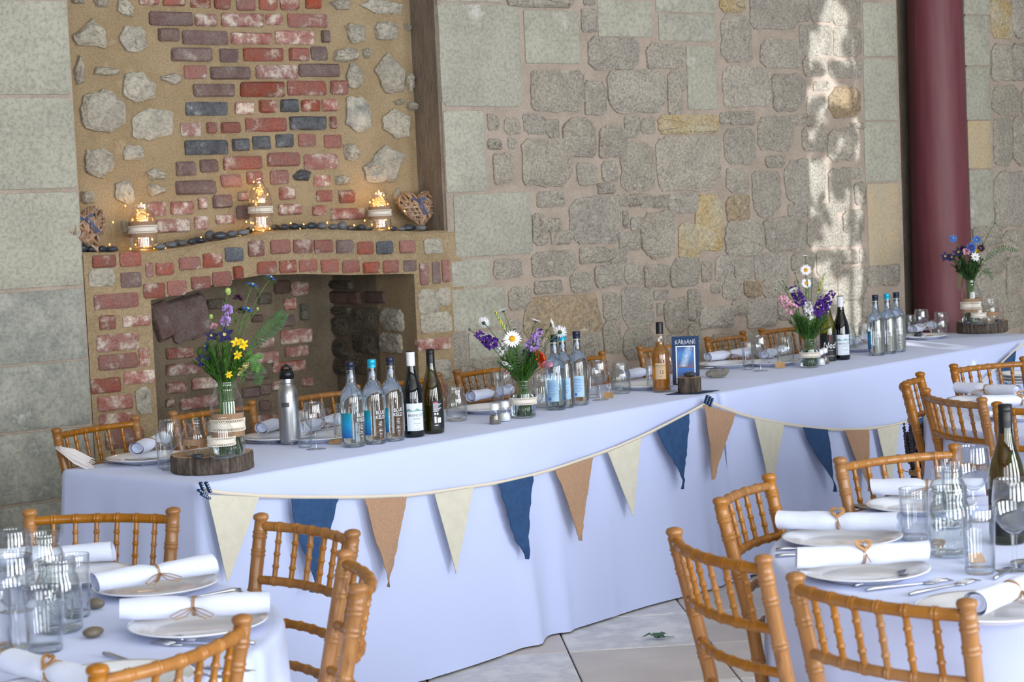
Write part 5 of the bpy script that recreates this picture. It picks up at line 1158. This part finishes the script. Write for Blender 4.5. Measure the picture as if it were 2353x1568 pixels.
put('tumbler', tumbler_proto(.135, .0305, .0345), (2252, 1318), 'straight clear tumbler nearest the camera on the right table', 'tumbler', 'right table glasses')
put('goblet', goblet, (2240, 1198), 'clear goblet left of the big green bottle', 'goblet', 'right table glasses', 0, 1.12)
put('goblet', goblet, (2332, 1312), 'large clear goblet at the right edge in front of the green bottle', 'goblet', 'right table glasses', 0, 1.18)
put('tumbler', tumbler, (2190, 1175), 'clear tumbler behind the jars on the right table', 'tumbler', 'right table glasses')
put('wine_bottle', wine_bottle('glass_olive', 'wine_white', .12, 'cap_black', 'plain'), (2317, 1248), 'large olive-green wine bottle at the right edge', 'bottle', None, 0, 1.03)
tag((2248, 1296), 'kraft paper tag standing behind the near tumbler on the right table', .5, .9, s=.8); tag((2150, 1262), 'kraft paper tag leaning on the screw-top jar on the right table', -.6, .8, s=.8)
# ============================================================ table at the right edge
GTX = 'right edge table'
setting((2262, 916), (2188, 893), (2353, 903), nap_bow, 'rolled white napkin with twine', 'in front of the chair below the far log', GTX)
setting((2352, 950), (2290, 925), (2400, 920), nap_heart[0], 'rolled white napkin with wooden heart', 'at the right edge behind the green bottle', GTX)
cut('knife', KN, (2180, 930), (2232, 926), 'steel knife at the left of the right edge table', GTX+' knives'); cut('knife', KN, (2182, 936), (2236, 932), 'steel butter knife at the left of the right edge table', GTX+' knives')
for k in range(3):
    P = onT((2352, 886)); place('dinner_plate', plate, P+Vector((.03, .1, .012*k)), 0, ('lowest', 'middle', 'topmost')[k]+' white plate of the stack at the right edge', 'plate', GTX+' stacked plates', .8)

# ============================================================ flowers
def bez(a, b, sag, n=8):
    a, b = Vector(a), Vector(b); c = a.lerp(b, .5)+Vector(sag); return [a*(1-t)**2+c*2*t*(1-t)+b*t*t for t in (i/n for i in range(n+1))]
def basis(nv):
    nv = Vector(nv).normalized(); x = nv.cross(Vector((.3, .1, 1))).normalized(); return nv, x, nv.cross(x)
def bloom(kind, o, nv, s, rr):
    # returns list of (part name, mesh builder, material)
    nv, x, y = basis(nv); o = Vector(o); A = MB(); out = []
    def ring(mb, n, r0, ln, w, el, curl=.2, ph=0, jl=.1, off=0):
        for k in range(n):
            a = 2*pi*(k+ph+rr.uniform(-.15, .15))/n; d = (x*math.cos(a)+y*math.sin(a)); dd = d*math.cos(el)+nv*math.sin(el)
            mb.petal(o+d*r0+nv*off, dd, nv, ln*rr.uniform(1-jl, 1+jl), w, curl)
    if kind == 'daisy':
        ring(A, 20, s*.18, s*.34, s*.11, .05, .25); D = MB(); D.ball(o+nv*s*.02, (s*.19, s*.19, s*.10), 12, 6, Matrix((x, y, nv)).transposed())
        return [('petals', A, 'petal_white'), ('centre', D, 'disc_yellow')]
    if kind == 'daisy_back':
        ring(A, 18, s*.14, s*.36, s*.10, .25, .2); D = MB(); D.ball(o-nv*s*.06, (s*.15, s*.15, s*.09), 10, 6, Matrix((x, y, nv)).transposed())
        return [('petals', A, 'petal_white'), ('calyx', D, 'leaf_dark')]
    if kind in ('puff_plum', 'puff_lilac', 'puff_blue', 'puff_indigo', 'puff_pink'):
        for k in range(70):
            a = rr.uniform(0, 2*pi); e = math.asin(rr.uniform(-.2, 1)); d = (x*math.cos(a)+y*math.sin(a))*math.cos(e)+nv*math.sin(e); A.petal(o+d*s*.2, d, nv+x*rr.uniform(-1, 1), s*.32*rr.uniform(.7, 1.1), s*.13, .3)
        return [('petals', A, 'petal_'+kind[5:])]
    if kind in ('nigella_blue', 'nigella_white'):
        ring(A, 9, s*.05, s*.46, s*.22, .15, .4); ring(A, 7, s*.03, s*.32, s*.18, .5, .3, .5); B = MB()
        for k in range(16):
            a = 2*pi*k/16; d = (x*math.cos(a)+y*math.sin(a))-nv*.35; B.tube([o-nv*s*.05, o+d*s*.4, o+d*s*.66+nv*s*rr.uniform(-.15, .2)], s*.012, 4)
        C = MB().ball(o+nv*s*.1, s*.10, 8, 6)
        return [('petals', A, 'petal_'+kind[8:]), ('bracts', B, 'stem_green'), ('centre', C, 'bud_green')]
    if kind == 'bud':
        A.ball(o, (s*.26, s*.26, s*.32), 12, 8); B = MB()
        for k in range(14):
            a = 2*pi*k/14; d = Vector((math.cos(a), math.sin(a), rr.uniform(-.1, .6))); B.tube([o-Vector((0, 0, s*.28)), o+d*s*.4-Vector((0, 0, s*.1)), o+d*s*.7], s*.014, 4)
        return [('seed_head', A, 'bud_green'), ('bracts', B, 'stem_green')]
    if kind == 'columbine':
        ring(A, 5, s*.04, s*.5, s*.3, .1, -.3); ring(A, 5, s*.03, s*.34, s*.2, -.5, .3, .5); B = MB(); ring(B, 8, 0, s*.2, s*.06, .9, .1); return [('petals', A, 'petal_indigo'), ('stamens', B, 'petal_cream')]
    if kind == 'yellow':
        ring(A, 6, s*.04, s*.46, s*.26, .3, .4); B = MB().ball(o+nv*s*.08, s*.10, 8, 6); return [('petals', A, 'petal_yellow'), ('centre', B, 'disc_yellow')]
    if kind == 'straw':
        for j in range(5): ring(A, 16, s*(.12+.04*j), s*(.20+.05*j), s*.12, 1.25-.28*j, .4, j*.3, off=s*.12*(4-j)*.3)
        B = MB().ball(o+nv*s*.1, s*.16, 10, 6); return [('petals', A, 'petal_orange'), ('centre', B, 'petal_orange')]
    if kind == 'pinkpuff':
        for k in range(60):
            a = rr.uniform(0, 2*pi); e = rr.uniform(-.3, 1.4); d = (x*math.cos(a)+y*math.sin(a))*math.cos(e)+nv*math.sin(e); A.petal(o+d*s*.15, d, x, s*.36, s*.2, .5)
        return [('petals', A, 'petal_pink')]
    if kind.startswith('spike'):
        m = 'petal_'+kind[6:]; L = s*1.45
        for k in range(70):
            t = rr.random(); a = rr.uniform(0, 2*pi); q = s*.46*(1-.5*t); c = o+nv*(t-.5)*L+(x*math.cos(a)+y*math.sin(a))*q*.62
            d = (x*math.cos(a)+y*math.sin(a)+nv*.25).normalized()
            for j in range(3):
                d2 = (d+Vector((rr.uniform(-.8, .8), rr.uniform(-.8, .8), rr.uniform(-.8, .8)))).normalized(); A.petal(c, d2, d, q*.55, q*.5, .5)
        return [('florets', A, m)]
    if kind == 'snap':          # thin yellowish spike of buds
        for k in range(15):
            t = k/14; c = o+nv*s*(t*2.6-2.6)+(x*math.cos(k*2.4)+y*math.sin(k*2.4))*s*.10; A.ball(c, (s*.15*(1-.5*t), s*.15*(1-.5*t), s*.2), 6, 5)
        B = MB()
        for k in range(10):
            t = rr.random(); c = o+nv*s*(t*2.3-2.5)+(x*math.cos(k*2.1)+y*math.sin(k*2.1))*s*.14; B.ball(c, s*.10, 6, 5)
        return [('buds', A, 'bud_green'), ('petals', B, 'petal_yellow')]
    return []
LBL = {'daisy': 'white daisy with yellow centre', 'daisy_back': 'white daisy turned away', 'puff_plum': 'dark plum button flower', 'puff_lilac': 'lilac tufted flower', 'puff_blue': 'blue tufted flower', 'puff_indigo': 'indigo tufted flower', 'puff_pink': 'pale pink tufted flower', 'nigella_blue': 'blue love-in-a-mist bloom', 'nigella_white': 'white love-in-a-mist bloom',
       'bud': 'round green seed head', 'columbine': 'dark indigo columbine', 'yellow': 'bright yellow star flower', 'straw': 'orange strawflower', 'pinkpuff': 'pink ruffled flower', 'spike_purple': 'deep purple flower spike', 'spike_lilac': 'lilac flower spike', 'spike_white': 'white flower spike', 'spike_pink': 'pale pink flower spike', 'snap': 'slim yellow-green bud spike'}
def flower(kind, base, mouth, px, dy, s, where, face, rr, group):
    tip = aty(px, mouth.y+dy); kd = 'flower'
    o = thing('flower', LBL[kind]+' '+where, 'flower', tip, 0, group)
    st = bez(base-tip+Vector((rr.uniform(-.02, .02), rr.uniform(-.02, .02), 0)), mouth-tip+Vector((rr.uniform(-.016, .016), rr.uniform(-.016, .016), 0)), (0, 0, 0), 3)
    s2 = bez(st[-1], (0, 0, 0), (rr.uniform(-.01, .01), 0, (0-st[-1].z)*.2), 8); axis = (s2[-1]-s2[-2]).normalized()
    nv = {'cam': Vector((rr.uniform(-.2, .2), -1, .35)), 'up': axis+Vector((0, -.25, .3)), 'side': Vector((-.8 if px[0] < 1190 else .8, -.2, .25)), 'back': Vector((.25, .8, .35)), 'axis': axis}[face]
    stem = MB().tube(st+s2[1:], .0016, 6)
    for k in range(rr.randint(2, 4)):      # narrow leaves along the stem
        i = rr.randint(1, 6); d = Vector((rr.uniform(-1, 1), rr.uniform(-1, 1), .8)).normalized(); stem.petal(s2[i], d, (0, 0, 1), .03*rr.uniform(.6, 1.3), .006, .5)
    obj('stem', stem.mesh('stem', 'stem_green'), o)
    ps = bloom(kind, (0, 0, 0), nv, s, rr)
    bo = obj('bloom', ps[0][1].mesh('bloom', ps[0][2]), o)
    for pn, mbb, m in ps[1:]: obj(pn, mbb.mesh(pn, m), bo, kind='stuff' if kind == 'snap' else None)
    FLW.append((px[0], o))
def foliage(vase, mouth, n, spread, h, seed, label, group, m='leaf_green', ferny=True):
    rr = random.Random(seed); o = thing('foliage', label, 'foliage', vase, 0, group); stems = MB()
    for k in range(n):
        a = rr.uniform(0, 2*pi); b = Vector((rr.uniform(-.025, .025), rr.uniform(-.025, .025), .012)); mo = mouth-vase+Vector((.022*math.cos(a), .022*math.sin(a), 0))
        tip = mo+Vector((spread*math.cos(a)*rr.uniform(.3, 1), spread*math.sin(a)*rr.uniform(.3, 1), h*rr.uniform(.35, 1)))
        p = bez(b, mo, (0, 0, 0), 3)+bez(mo, tip, (0, 0, h*.15), 7)[1:]; stems.tube(p, .0011, 5); sp = MB()
        for i in range(4, len(p)):
            for q in range(11 if ferny else 4):
                d = (p[i]-p[i-1]).normalized()+Vector((rr.uniform(-1.1, 1.1), rr.uniform(-1.1, 1.1), rr.uniform(-.3, .8)))*.9
                sp.petal(p[i-1].lerp(p[i], rr.random()), d, (0, 0, 1), rr.uniform(.014, .034) if ferny else rr.uniform(.02, .045), .0032 if ferny else .009, .3)
        obj('sprig', sp.mesh('sprig', m), o)
    obj('stems', stems.mesh('stems', 'stem_green'), o)
def fern(mouth, pxs, dy, seed, label, ln=.030, m='leaf_dark'):
    P = [aty(p, mouth.y+dy) for p in pxs]; o = thing('fern_frond', label, 'fern', P[0]); pts = []
    for i in range(len(P)-1):
        for k in range(5): pts.append(P[i].lerp(P[i+1], k/5)-P[0])
    pts.append(P[-1]-P[0]); obj('midrib', MB().tube(pts, .0013, 5).mesh('midrib', 'stem_green'), o); n = len(pts)
    for i in range(2, n):
        t = i/n; d = (pts[i]-pts[i-1]).normalized(); sd = d.cross(Vector((0, -1, .2))).normalized()
        for s in (-1, 1):
            mb = MB().petal(pts[i], (d*.6+sd*s), (0, -1, 0), ln*math.sin(pi*min(1, (1-t)*.9+.12))**.8, ln*.26, .3); obj('leaflet', mb.mesh('leaflet', m), o)
ORD = ('first', 'second', 'third', 'fourth', 'fifth', 'sixth', 'seventh', 'eighth', 'ninth', 'tenth')
def rank(objs, word='from left'):
    # things that share a label are told apart by their order along the picture
    by = {}
    for x, o in objs: by.setdefault(o['label'], []).append((x, o))
    for l, L in by.items():
        if len(L) < 2: continue
        L.sort(key=lambda q: q[0])
        for i, (x, o) in enumerate(L): o['label'] = l+', '+(('left one', 'right one')[i] if len(L) == 2 else ORD[i]+' '+word)
FLW = []
rr = random.Random(9)
# bouquet 1: tall vase on the near log
m1 = VASE1+Vector((0, 0, .225)); b1 = VASE1+Vector((0, 0, .012)); w1 = 'in the tall vase on the near log'
for k, px, dy, s, f in (('bud', (524, 670), .0, .038, 'up'), ('puff_plum', (546, 688), .0, .034, 'up'), ('puff_plum', (553, 716), .01, .032, 'up'), ('nigella_blue', (580, 656), .02, .040, 'up'), ('nigella_blue', (622, 639), .03, .038, 'up'), ('nigella_blue', (569, 712), -.01, .040, 'up'), ('bud', (592, 710), .02, .016, 'up'),
        ('puff_lilac', (523, 712), -.01, .036, 'cam'), ('puff_lilac', (519, 738), -.03, .036, 'cam'), ('bud', (485, 728), .01, .026, 'up'), ('puff_pink', (492, 752), .0, .028, 'up'), ('columbine', (486, 772), -.02, .036, 'cam'), ('columbine', (517, 770), -.03, .050, 'cam'), ('nigella_blue', (475, 797), -.01, .042, 'side'), ('columbine', (466, 830), -.03, .044, 'cam'), ('columbine', (494, 823), .01, .034, 'side'),
        ('yellow', (545, 788), -.03, .038, 'cam'), ('yellow', (559, 793), -.04, .036, 'cam'), ('yellow', (547, 817), -.04, .032, 'cam'), ('spike_cream', (556, 845), -.02, .034, 'axis'), ('yellow', (526, 862), -.04, .026, 'cam')):
    if k == 'spike_cream': LBL[k] = 'cream-green drooping flower spike'
    flower(k, b1, m1, px, dy, s, w1, f, rr, 'flowers on the near log slice')
foliage(VASE1, m1, 30, .075, .115, 1, 'dense green foliage in the tall vase on the near log', 'bouquet foliage')
fern(m1, [(550, 880), (575, 800), (605, 770), (632, 745), (652, 722)], .0, 1, 'long fern frond reaching right from the near log vase'); fern(m1, [(548, 885), (565, 830), (580, 815), (590, 825), (586, 850)], -.03, 2, 'drooping fern frond at the right of the near log vase', .025, 'leaf_green'); fern(m1, [(548, 888), (575, 850), (590, 840), (597, 855), (592, 880)], -.02, 3, 'second drooping frond low at the right of the near log vase', .022)
# bouquet 2: jar with the orange bloom
m2_ = JAR1+Vector((0, 0, .135)); b2 = JAR1+Vector((0, 0, .012)); w2 = 'in the flower jar with the orange bloom'
for k, px, dy, s, f in (('daisy', (1177, 779), -.04, .064, 'cam'), ('daisy_back', (1112, 742), .01, .050, 'back'), ('daisy_back', (1077, 757), .01, .045, 'side'), ('daisy_back', (1156, 714), .02, .044, 'up'), ('daisy_back', (1232, 738), .02, .046, 'up'), ('daisy_back', (1268, 745), .03, .046, 'side'), ('daisy_back', (1287, 763), -.01, .055, 'back'), ('daisy_back', (1182, 755), .03, .036, 'up'), ('snap', (1136, 716), .0, .030, 'axis'),
        ('spike_purple', (1116, 780), -.01, .058, 'axis'), ('spike_lilac', (1230, 780), .0, .056, 'axis'), ('spike_purple', (1212, 806), .02, .038, 'axis'), ('spike_white', (1146, 795), .02, .052, 'axis'), ('spike_white', (1165, 840), -.03, .030, 'axis'), ('straw', (1238, 826), -.03, .066, 'side'), ('pinkpuff', (1258, 838), -.035, .042, 'cam'), ('puff_plum', (1243, 762), .01, .026, 'up'), ('pinkpuff', (1167, 858), -.04, .018, 'cam')):
    flower(k, b2, m2_, px, dy, s, w2, f, rr, 'flowers in the middle jar')
foliage(JAR1, m2_, 34, .075, .115, 2, 'feathery green foliage in the jar with the orange bloom', 'bouquet foliage'); fern(m2_, [(1200, 880), (1195, 850), (1188, 815), (1180, 795)], -.02, 4, 'upright fern frond among the daisies of the middle jar', .030)
# bouquet 3: far jar with purple blooms
m3_ = JAR2+Vector((0, 0, .126)); b3 = JAR2+Vector((0, 0, .012)); w3 = 'in the far flower jar with purple blooms'
for k, px, dy, s, f in (('daisy_back', (1851, 589), .02, .034, 'up'), ('daisy', (1852, 621), .0, .050, 'cam'), ('daisy', (1853, 651), .0, .046, 'cam'), ('daisy_back', (1826, 626), .02, .030, 'up'), ('daisy_back', (1866, 638), .02, .030, 'up'), ('daisy_back', (1797, 644), .02, .028, 'up'), ('daisy_back', (1788, 646), .02, .026, 'up'), ('daisy_back', (1783, 666), .0, .028, 'side'), ('snap', (1894, 630), .01, .034, 'axis'), ('daisy_back', (1824, 668), -.04, .050, 'up'),
        ('spike_purple', (1832, 680), .0, .066, 'axis'), ('spike_purple', (1884, 705), -.01, .064, 'axis'), ('spike_purple', (1903, 688), .02, .060, 'axis'), ('spike_pink', (1808, 697), -.02, .062, 'axis'), ('spike_white', (1858, 712), -.03, .056, 'axis'), ('spike_purple', (1893, 726), -.03, .026, 'axis')):
    flower(k, b3, m3_, px, dy, s, w3, f, rr, 'flowers in the far jar')
foliage(JAR2, m3_, 32, .08, .12, 3, 'feathery green foliage in the far jar with purple blooms', 'bouquet foliage')
# bouquet 4: vase on the far log
m4_ = VASE2+Vector((0, 0, .225)); b4 = VASE2+Vector((0, 0, .012)); w4 = 'in the tall vase on the far log'
for k, px, dy, s, f in (('nigella_blue', (2190, 549), .0, .046, 'cam'), ('nigella_blue', (2244, 552), .02, .050, 'cam'), ('puff_blue', (2231, 569), -.03, .054, 'cam'), ('puff_plum', (2254, 571), .0, .042, 'cam'), ('columbine', (2172, 590), .0, .050, 'cam'), ('columbine', (2186, 592), .0, .048, 'cam'), ('columbine', (2202, 580), .01, .056, 'cam'), ('nigella_white', (2241, 591), -.04, .050, 'cam'), ('puff_pink', (2221, 578), -.03, .042, 'cam'), ('nigella_white', (2287, 512), .05, .034, 'up'), ('yellow', (2246, 578), .02, .030, 'cam'), ('puff_indigo', (2213, 575), .03, .05, 'cam')):
    flower(k, b4, m4_, px, dy, s, w4, f, rr, 'flowers on the far log slice')
foliage(VASE2, m4_, 22, .085, .13, 4, 'green foliage in the tall vase on the far log', 'bouquet foliage', 'leaf_dark', False)
fern(m4_, [(2240, 640), (2262, 600), (2285, 578), (2310, 570), (2336, 576)], .02, 5, 'thin fern frond reaching right from the far log vase', .022); fern(m4_, [(2240, 645), (2258, 625), (2270, 622), (2280, 642)], -.02, 6, 'leafy frond bending down right of the far log vase', .018); fern(m4_, [(2225, 640), (2210, 625), (2204, 640), (2205, 665)], -.02, 7, 'leafy frond hanging left of the far log vase', .016, 'leaf_green')

rank(FLW)
# ============================================================ on the mantel
def shelf(px, n=NF-.09):
    u, _ = onwall(px, n); z = interp(SH, u)+.001; p = UW*u+NW*n; p.z = z; return p
def heart(px, n, w, yaw, lean, label, roll=0):
    P = shelf(px, n); o = thing('willow_heart', label, 'ornament', P, yaw, 'willow hearts'); rr = random.Random(int(px[0]))
    H = heart_pts(w/2, 60); zmin = min(z for x, z in H); M = Matrix.Rotation(lean, 3, 'X') @ Matrix.Rotation(roll, 3, 'Y')
    T = lambda x, y, z: tuple(M @ Vector((x, y, z-zmin+.004)))
    sticks = []
    for k in range(3):
        obj('outline_stick', MB().tube([T(x*(1-.05*k), .009*(k-1), z*(1-.05*k)+.002*k) for x, z in H]+[T(H[0][0]*(1-.05*k), .009*(k-1), H[0][1]*(1-.05*k)+.002*k)], w*.026, 6).mesh('outline_stick', 'willow'), o)
    def inside(x, z):
        c = False; n = len(H)
        for i in range(n):
            (x0, z0), (x1, z1) = H[i], H[i-1]
            if (z0 > z) != (z1 > z) and x < (x1-x0)*(z-z0)/(z1-z0)+x0: c = not c
        return c
    k = 0; tr = 0
    while k < 44 and tr < 400:
        tr += 1; cx, cz, a = rr.uniform(-.4, .4)*w, rr.uniform(-.45, .35)*w, rr.choice((rr.uniform(-.5, .5), rr.uniform(.6, 1.5), rr.uniform(-1.5, -.6)))
        if not inside(cx, cz): continue
        e = []
        for s in (-1, 1):
            t = 0
            while inside(cx+s*t*math.cos(a), cz+s*t*math.sin(a)) and t < w: t += w*.02
            e.append((cx+s*t*math.cos(a), cz+s*t*math.sin(a)))
        if math.hypot(e[0][0]-e[1][0], e[0][1]-e[1][1]) < w*.3: continue
        y = rr.choice((-.015, -.010, .0, .008)); obj('twig', MB().tube([T(e[0][0], y, e[0][1]), T((e[0][0]+e[1][0])/2, y-.006, (e[0][1]+e[1][1])/2), T(e[1][0], y, e[1][1])], w*rr.uniform(.022, .036), 5).mesh('twig', 'willow'), o); k += 1
    bow = MB(); zt = H[0][1]
    for s in (-1, 1):
        bow.add([T(0, -.022, zt+.004), T(s*w*.16, -.026, zt+w*.09), T(s*w*.19, -.028, zt+w*.015), T(s*w*.03, -.024, zt-.004)], [(0, 1, 2, 3)])
        bow.add([T(0, -.024, zt), T(s*w*.06, -.028, zt-w*.02), T(s*w*.05+w*.14, -.030, zt-w*.36), T(s*w*.03+w*.07, -.030, zt-w*.34)], [(0, 1, 2, 3)])
    bow.ball(T(0, -.024, zt+.002), w*.035, 8, 6); obj('ribbon_bow', bow.mesh('ribbon_bow', 'ribbon_blue', False), o)
heart((968, 526), NF-.10, .200, TH-.05, -.22, 'woven willow heart with blue bow at the right end of the mantel')
heart((222, 581), NF-.012, .200, TH+.28, -.25, 'woven willow heart with blue bow leaning at the left end of the mantel', -.22)
MJ = [(.045, 0), (.052, .008), (.053, .02), (.053, .125), (.050, .142), (.042, .155), (.036, .163), (.0355, .17), (.0375, .173), (.0355, .178), (.037, .184), (.036, .19)]
MB_ = [(.046, 0), (.052, .008), (.053, .02), (.053, .150), (.050, .170), (.040, .188), (.027, .203), (.022, .214), (.0215, .228), (.024, .232), (.0235, .24)]
def mantel_jar(px, prof, sc, label, zb):
    P = shelf(px); return place('glass_jar', jar_proto(prof, [band(.053, zb-.018, zb+.045, 'burlap', False, 'burlap_band'), band(.0535, zb, zb+.028, 'lace', True, 'lace_band')], gm='glass_mantel'), P, 0, label, 'jar', 'mantel jars', sc), P
j1, p1 = mantel_jar((331, 577), MJ, 1.07, 'short glass jar of fairy lights at the left of the mantel', .075)
j2, p2 = mantel_jar((601, 531), MB_, .98, 'glass bottle of fairy lights in the middle of the mantel', .085)
j3, p3 = mantel_jar((875, 533), MJ, .95, 'glass jar of fairy lights at the right of the mantel', .075)
def fairy(name, label, pts, extra):
    o = thing(name, label, 'fairy lights', pts[0], 0, 'fairy lights'); o0 = pts[0]
    L = [p-o0 for p in pts]; obj('wire', MB().tube(L, .0007, 4).mesh('wire', 'wire_copper'), o)
    me = MB().ball((0, 0, 0), (.0030, .0030, .0040), 8, 6).mesh('bulb', 'warm_bulb')
    for i, p in enumerate(L):
        if extra(i): obj('bulb', me, o, p)
rr = random.Random(77)
for P, H_, n, r, lab in ((p1, .20, 40, .045, 'fairy lights coiled inside the left mantel jar'), (p2, .215, 30, .042, 'fairy lights coiled inside the middle mantel bottle'), (p3, .18, 34, .040, 'fairy lights coiled inside the right mantel jar')):
    pts = []
    for i in range(n*2):
        t = i/(n*2); a = i*2.0; q = r*rr.uniform(.7, 1.05)*(1 if t < .74 else .72 if t < .9 else .5); z = H_*(abs(math.sin(t*5.2))*.0+t) if t < 1 else H_
        pts.append(P+Vector((q*math.cos(a), q*math.sin(a), .012+z*.96)))
    pts += [P+Vector((0, 0, H_+.004)), P+Vector((.03, -.02, H_+.005))]
    fairy('fairy_lights', lab, pts, lambda i: i % 4 == 0)
    gl = bpy.data.lights.new('fairy_glow', 'POINT'); gl.energy = 1.1; gl.color = (1, .56, .16); gl.shadow_soft_size = .04; go = bpy.data.objects.new('fairy_glow', gl); COL.objects.link(go); go.location = P+Vector((0, 0, .10))
# the strand that wanders over the pebbles
run = [(288, 473), (260, 511), (252, 562), (300, 572), (380, 570), (402, 562), (437, 557), (462, 546), (500, 545), (538, 538), (552, 545), (566, 510), (577, 512), (582, 528), (588, 470), (600, 440), (583, 418), (605, 530), (650, 531), (668, 513), (690, 528), (698, 516), (710, 520), (740, 519), (752, 512), (772, 522), (790, 520), (814, 518), (838, 507), (850, 465), (858, 468), (874, 450), (930, 485)]
pts = []
for k, px in enumerate(run):
    n = NF-.02 if k % 2 else NF-.05; u, z = onwall(px, n); p = UW*u+NW*n; p.z = max(z, interp(SH, u)+.006); pts.append(p)
fairy('fairy_lights', 'fairy light strand wandering along the mantel pebbles', pts, lambda i: True)
rr = random.Random(15); pm = [pebble_mesh(('pebble', 'pebble_dark')[k % 2], 100+k, 1, rr.uniform(.7, .9), rr.uniform(.5, .85)) for k in range(8)]
def mantel_pebble(x, wpx, row):
    n = NF-.03-.055*row; P = shelf((x, 545), n); o = obj('pebble', rr.choice(pm), None, P, TH+rr.uniform(-.6, .6), None, 'smooth dark grey pebble in the row along the mantel shelf', 'pebble', 'mantel pebbles'); s = wpx*P.y/FPX/2; o.scale = (s, s, s*rr.uniform(.85, 1.15)); PEB.append((x, o))
PEB = []; x = 186
while x < 985:
    if 292 < x < 362 or 574 < x < 630 or 852 < x < 905 or 272 < x < 300: x += 12; continue
    w = rr.uniform(20, 31); mantel_pebble(x, w, rr.choice((0, 0, 1))); 
    if rr.random() < .55: mantel_pebble(x+w*.5, rr.uniform(18, 28), 1.7)
    x += w*.88
PEB.sort(key=lambda q: q[0])
def nth(i): return str(i)+('th' if 10 < i % 100 < 14 else {1: 'st', 2: 'nd', 3: 'rd'}.get(i % 10, 'th'))
for a, b, w in ((0, 272, 'between the left willow heart and the left mantel jar'), (272, 575, 'between the left jar and the middle bottle'), (575, 853, 'between the middle bottle and the right jar'), (853, 1100, 'right of the right mantel jar')):
    for i, (x, o) in enumerate([q for q in PEB if a <= q[0] < b]): o['label'] = 'dark grey pebble '+w+', '+nth(i+1)+' from left'
# the jar lid / steel shaker behind the right heart
# ============================================================ loose ends
P = onz((1510, 1471), 0); P.z = .002; mb = MB()
lo = thing('fallen_leaf', 'curled green leaf lying on the pale floor tiles', 'leaf', P, .2)
for a, ln in ((.2, .05), (1.3, .04), (2.9, .05), (-.7, .03)): mb.petal((0, 0, .006), (math.cos(a), math.sin(a), .25), (0, 0, 1), ln, .035, .7)
obj('blade', mb.mesh('blade', 'leaf_fallen'), lo); obj('stalk', MB().tube([(0, 0, .006), (.03, -.005, .008), (.062, -.004, .003)], .0012, 5).mesh('stalk', 'leaf_fallen'), lo)
# dried lavender tied to a chair post
lv0 = aty((2107, 1098), 6.55); lv1 = aty((2106, 990), 6.55); lo = thing('lavender_bunch', 'dried lavender bunch tied head-up to the chair post', 'dried flowers', lv0); rr = random.Random(4); st = MB(); hd = MB(); L = lv1-lv0
for k in range(60):
    a = rr.uniform(0, 2*pi); q = rr.random()**.5; b = Vector((.026*q*math.cos(a), .026*q*math.sin(a), -.03)); t = L+Vector((.048*q*math.cos(a), .04*q*math.sin(a), rr.uniform(-.03, .03))); st.tube([b, Vector((.02*q*math.cos(a), .02*q*math.sin(a), .02)), t], .0013, 4)
    for j in range(9): hd.ball(t-(t-b).normalized()*.0105*j, rr.uniform(.004, .0065), 5, 4)
obj('stalks', st.mesh('stalks', 'bark'), lo); obj('flower_heads', hd.mesh('flower_heads', 'lavender_dry'), lo)
tw = MB()
for z in (.012, .017, .022, .027): tw.lathe([(.026, z-.002), (.028, z), (.026, z+.002)], 16)
tw.tube([(-.02, -.02, .02), (-.05, -.03, .03), (-.075, -.03, .06), (-.06, -.03, .085)], .0014, 5); obj('twine', tw.mesh('twine', 'twine'), lo)
# pale plume fixed across the back of the left-hand chair
A_, B_ = aty((128, 1028), 6.15), aty((214, 1070), 6.15); po = thing('pale_plume', 'pale feathery plume across the back of the far left chair', 'plume', A_); mb = MB(); rr = random.Random(6); D = B_-A_
for k in range(46): q = rr.uniform(-1, 1); mb.tube([Vector((0, .005*q, .003*q)), D*.5+Vector((.0, .012*q, .022*q)), D*rr.uniform(.8, 1.05)+Vector((0, .02*q, .018*q))], .0013, 4)
obj('fibres', mb.mesh('fibres', 'pale_plume'), po)
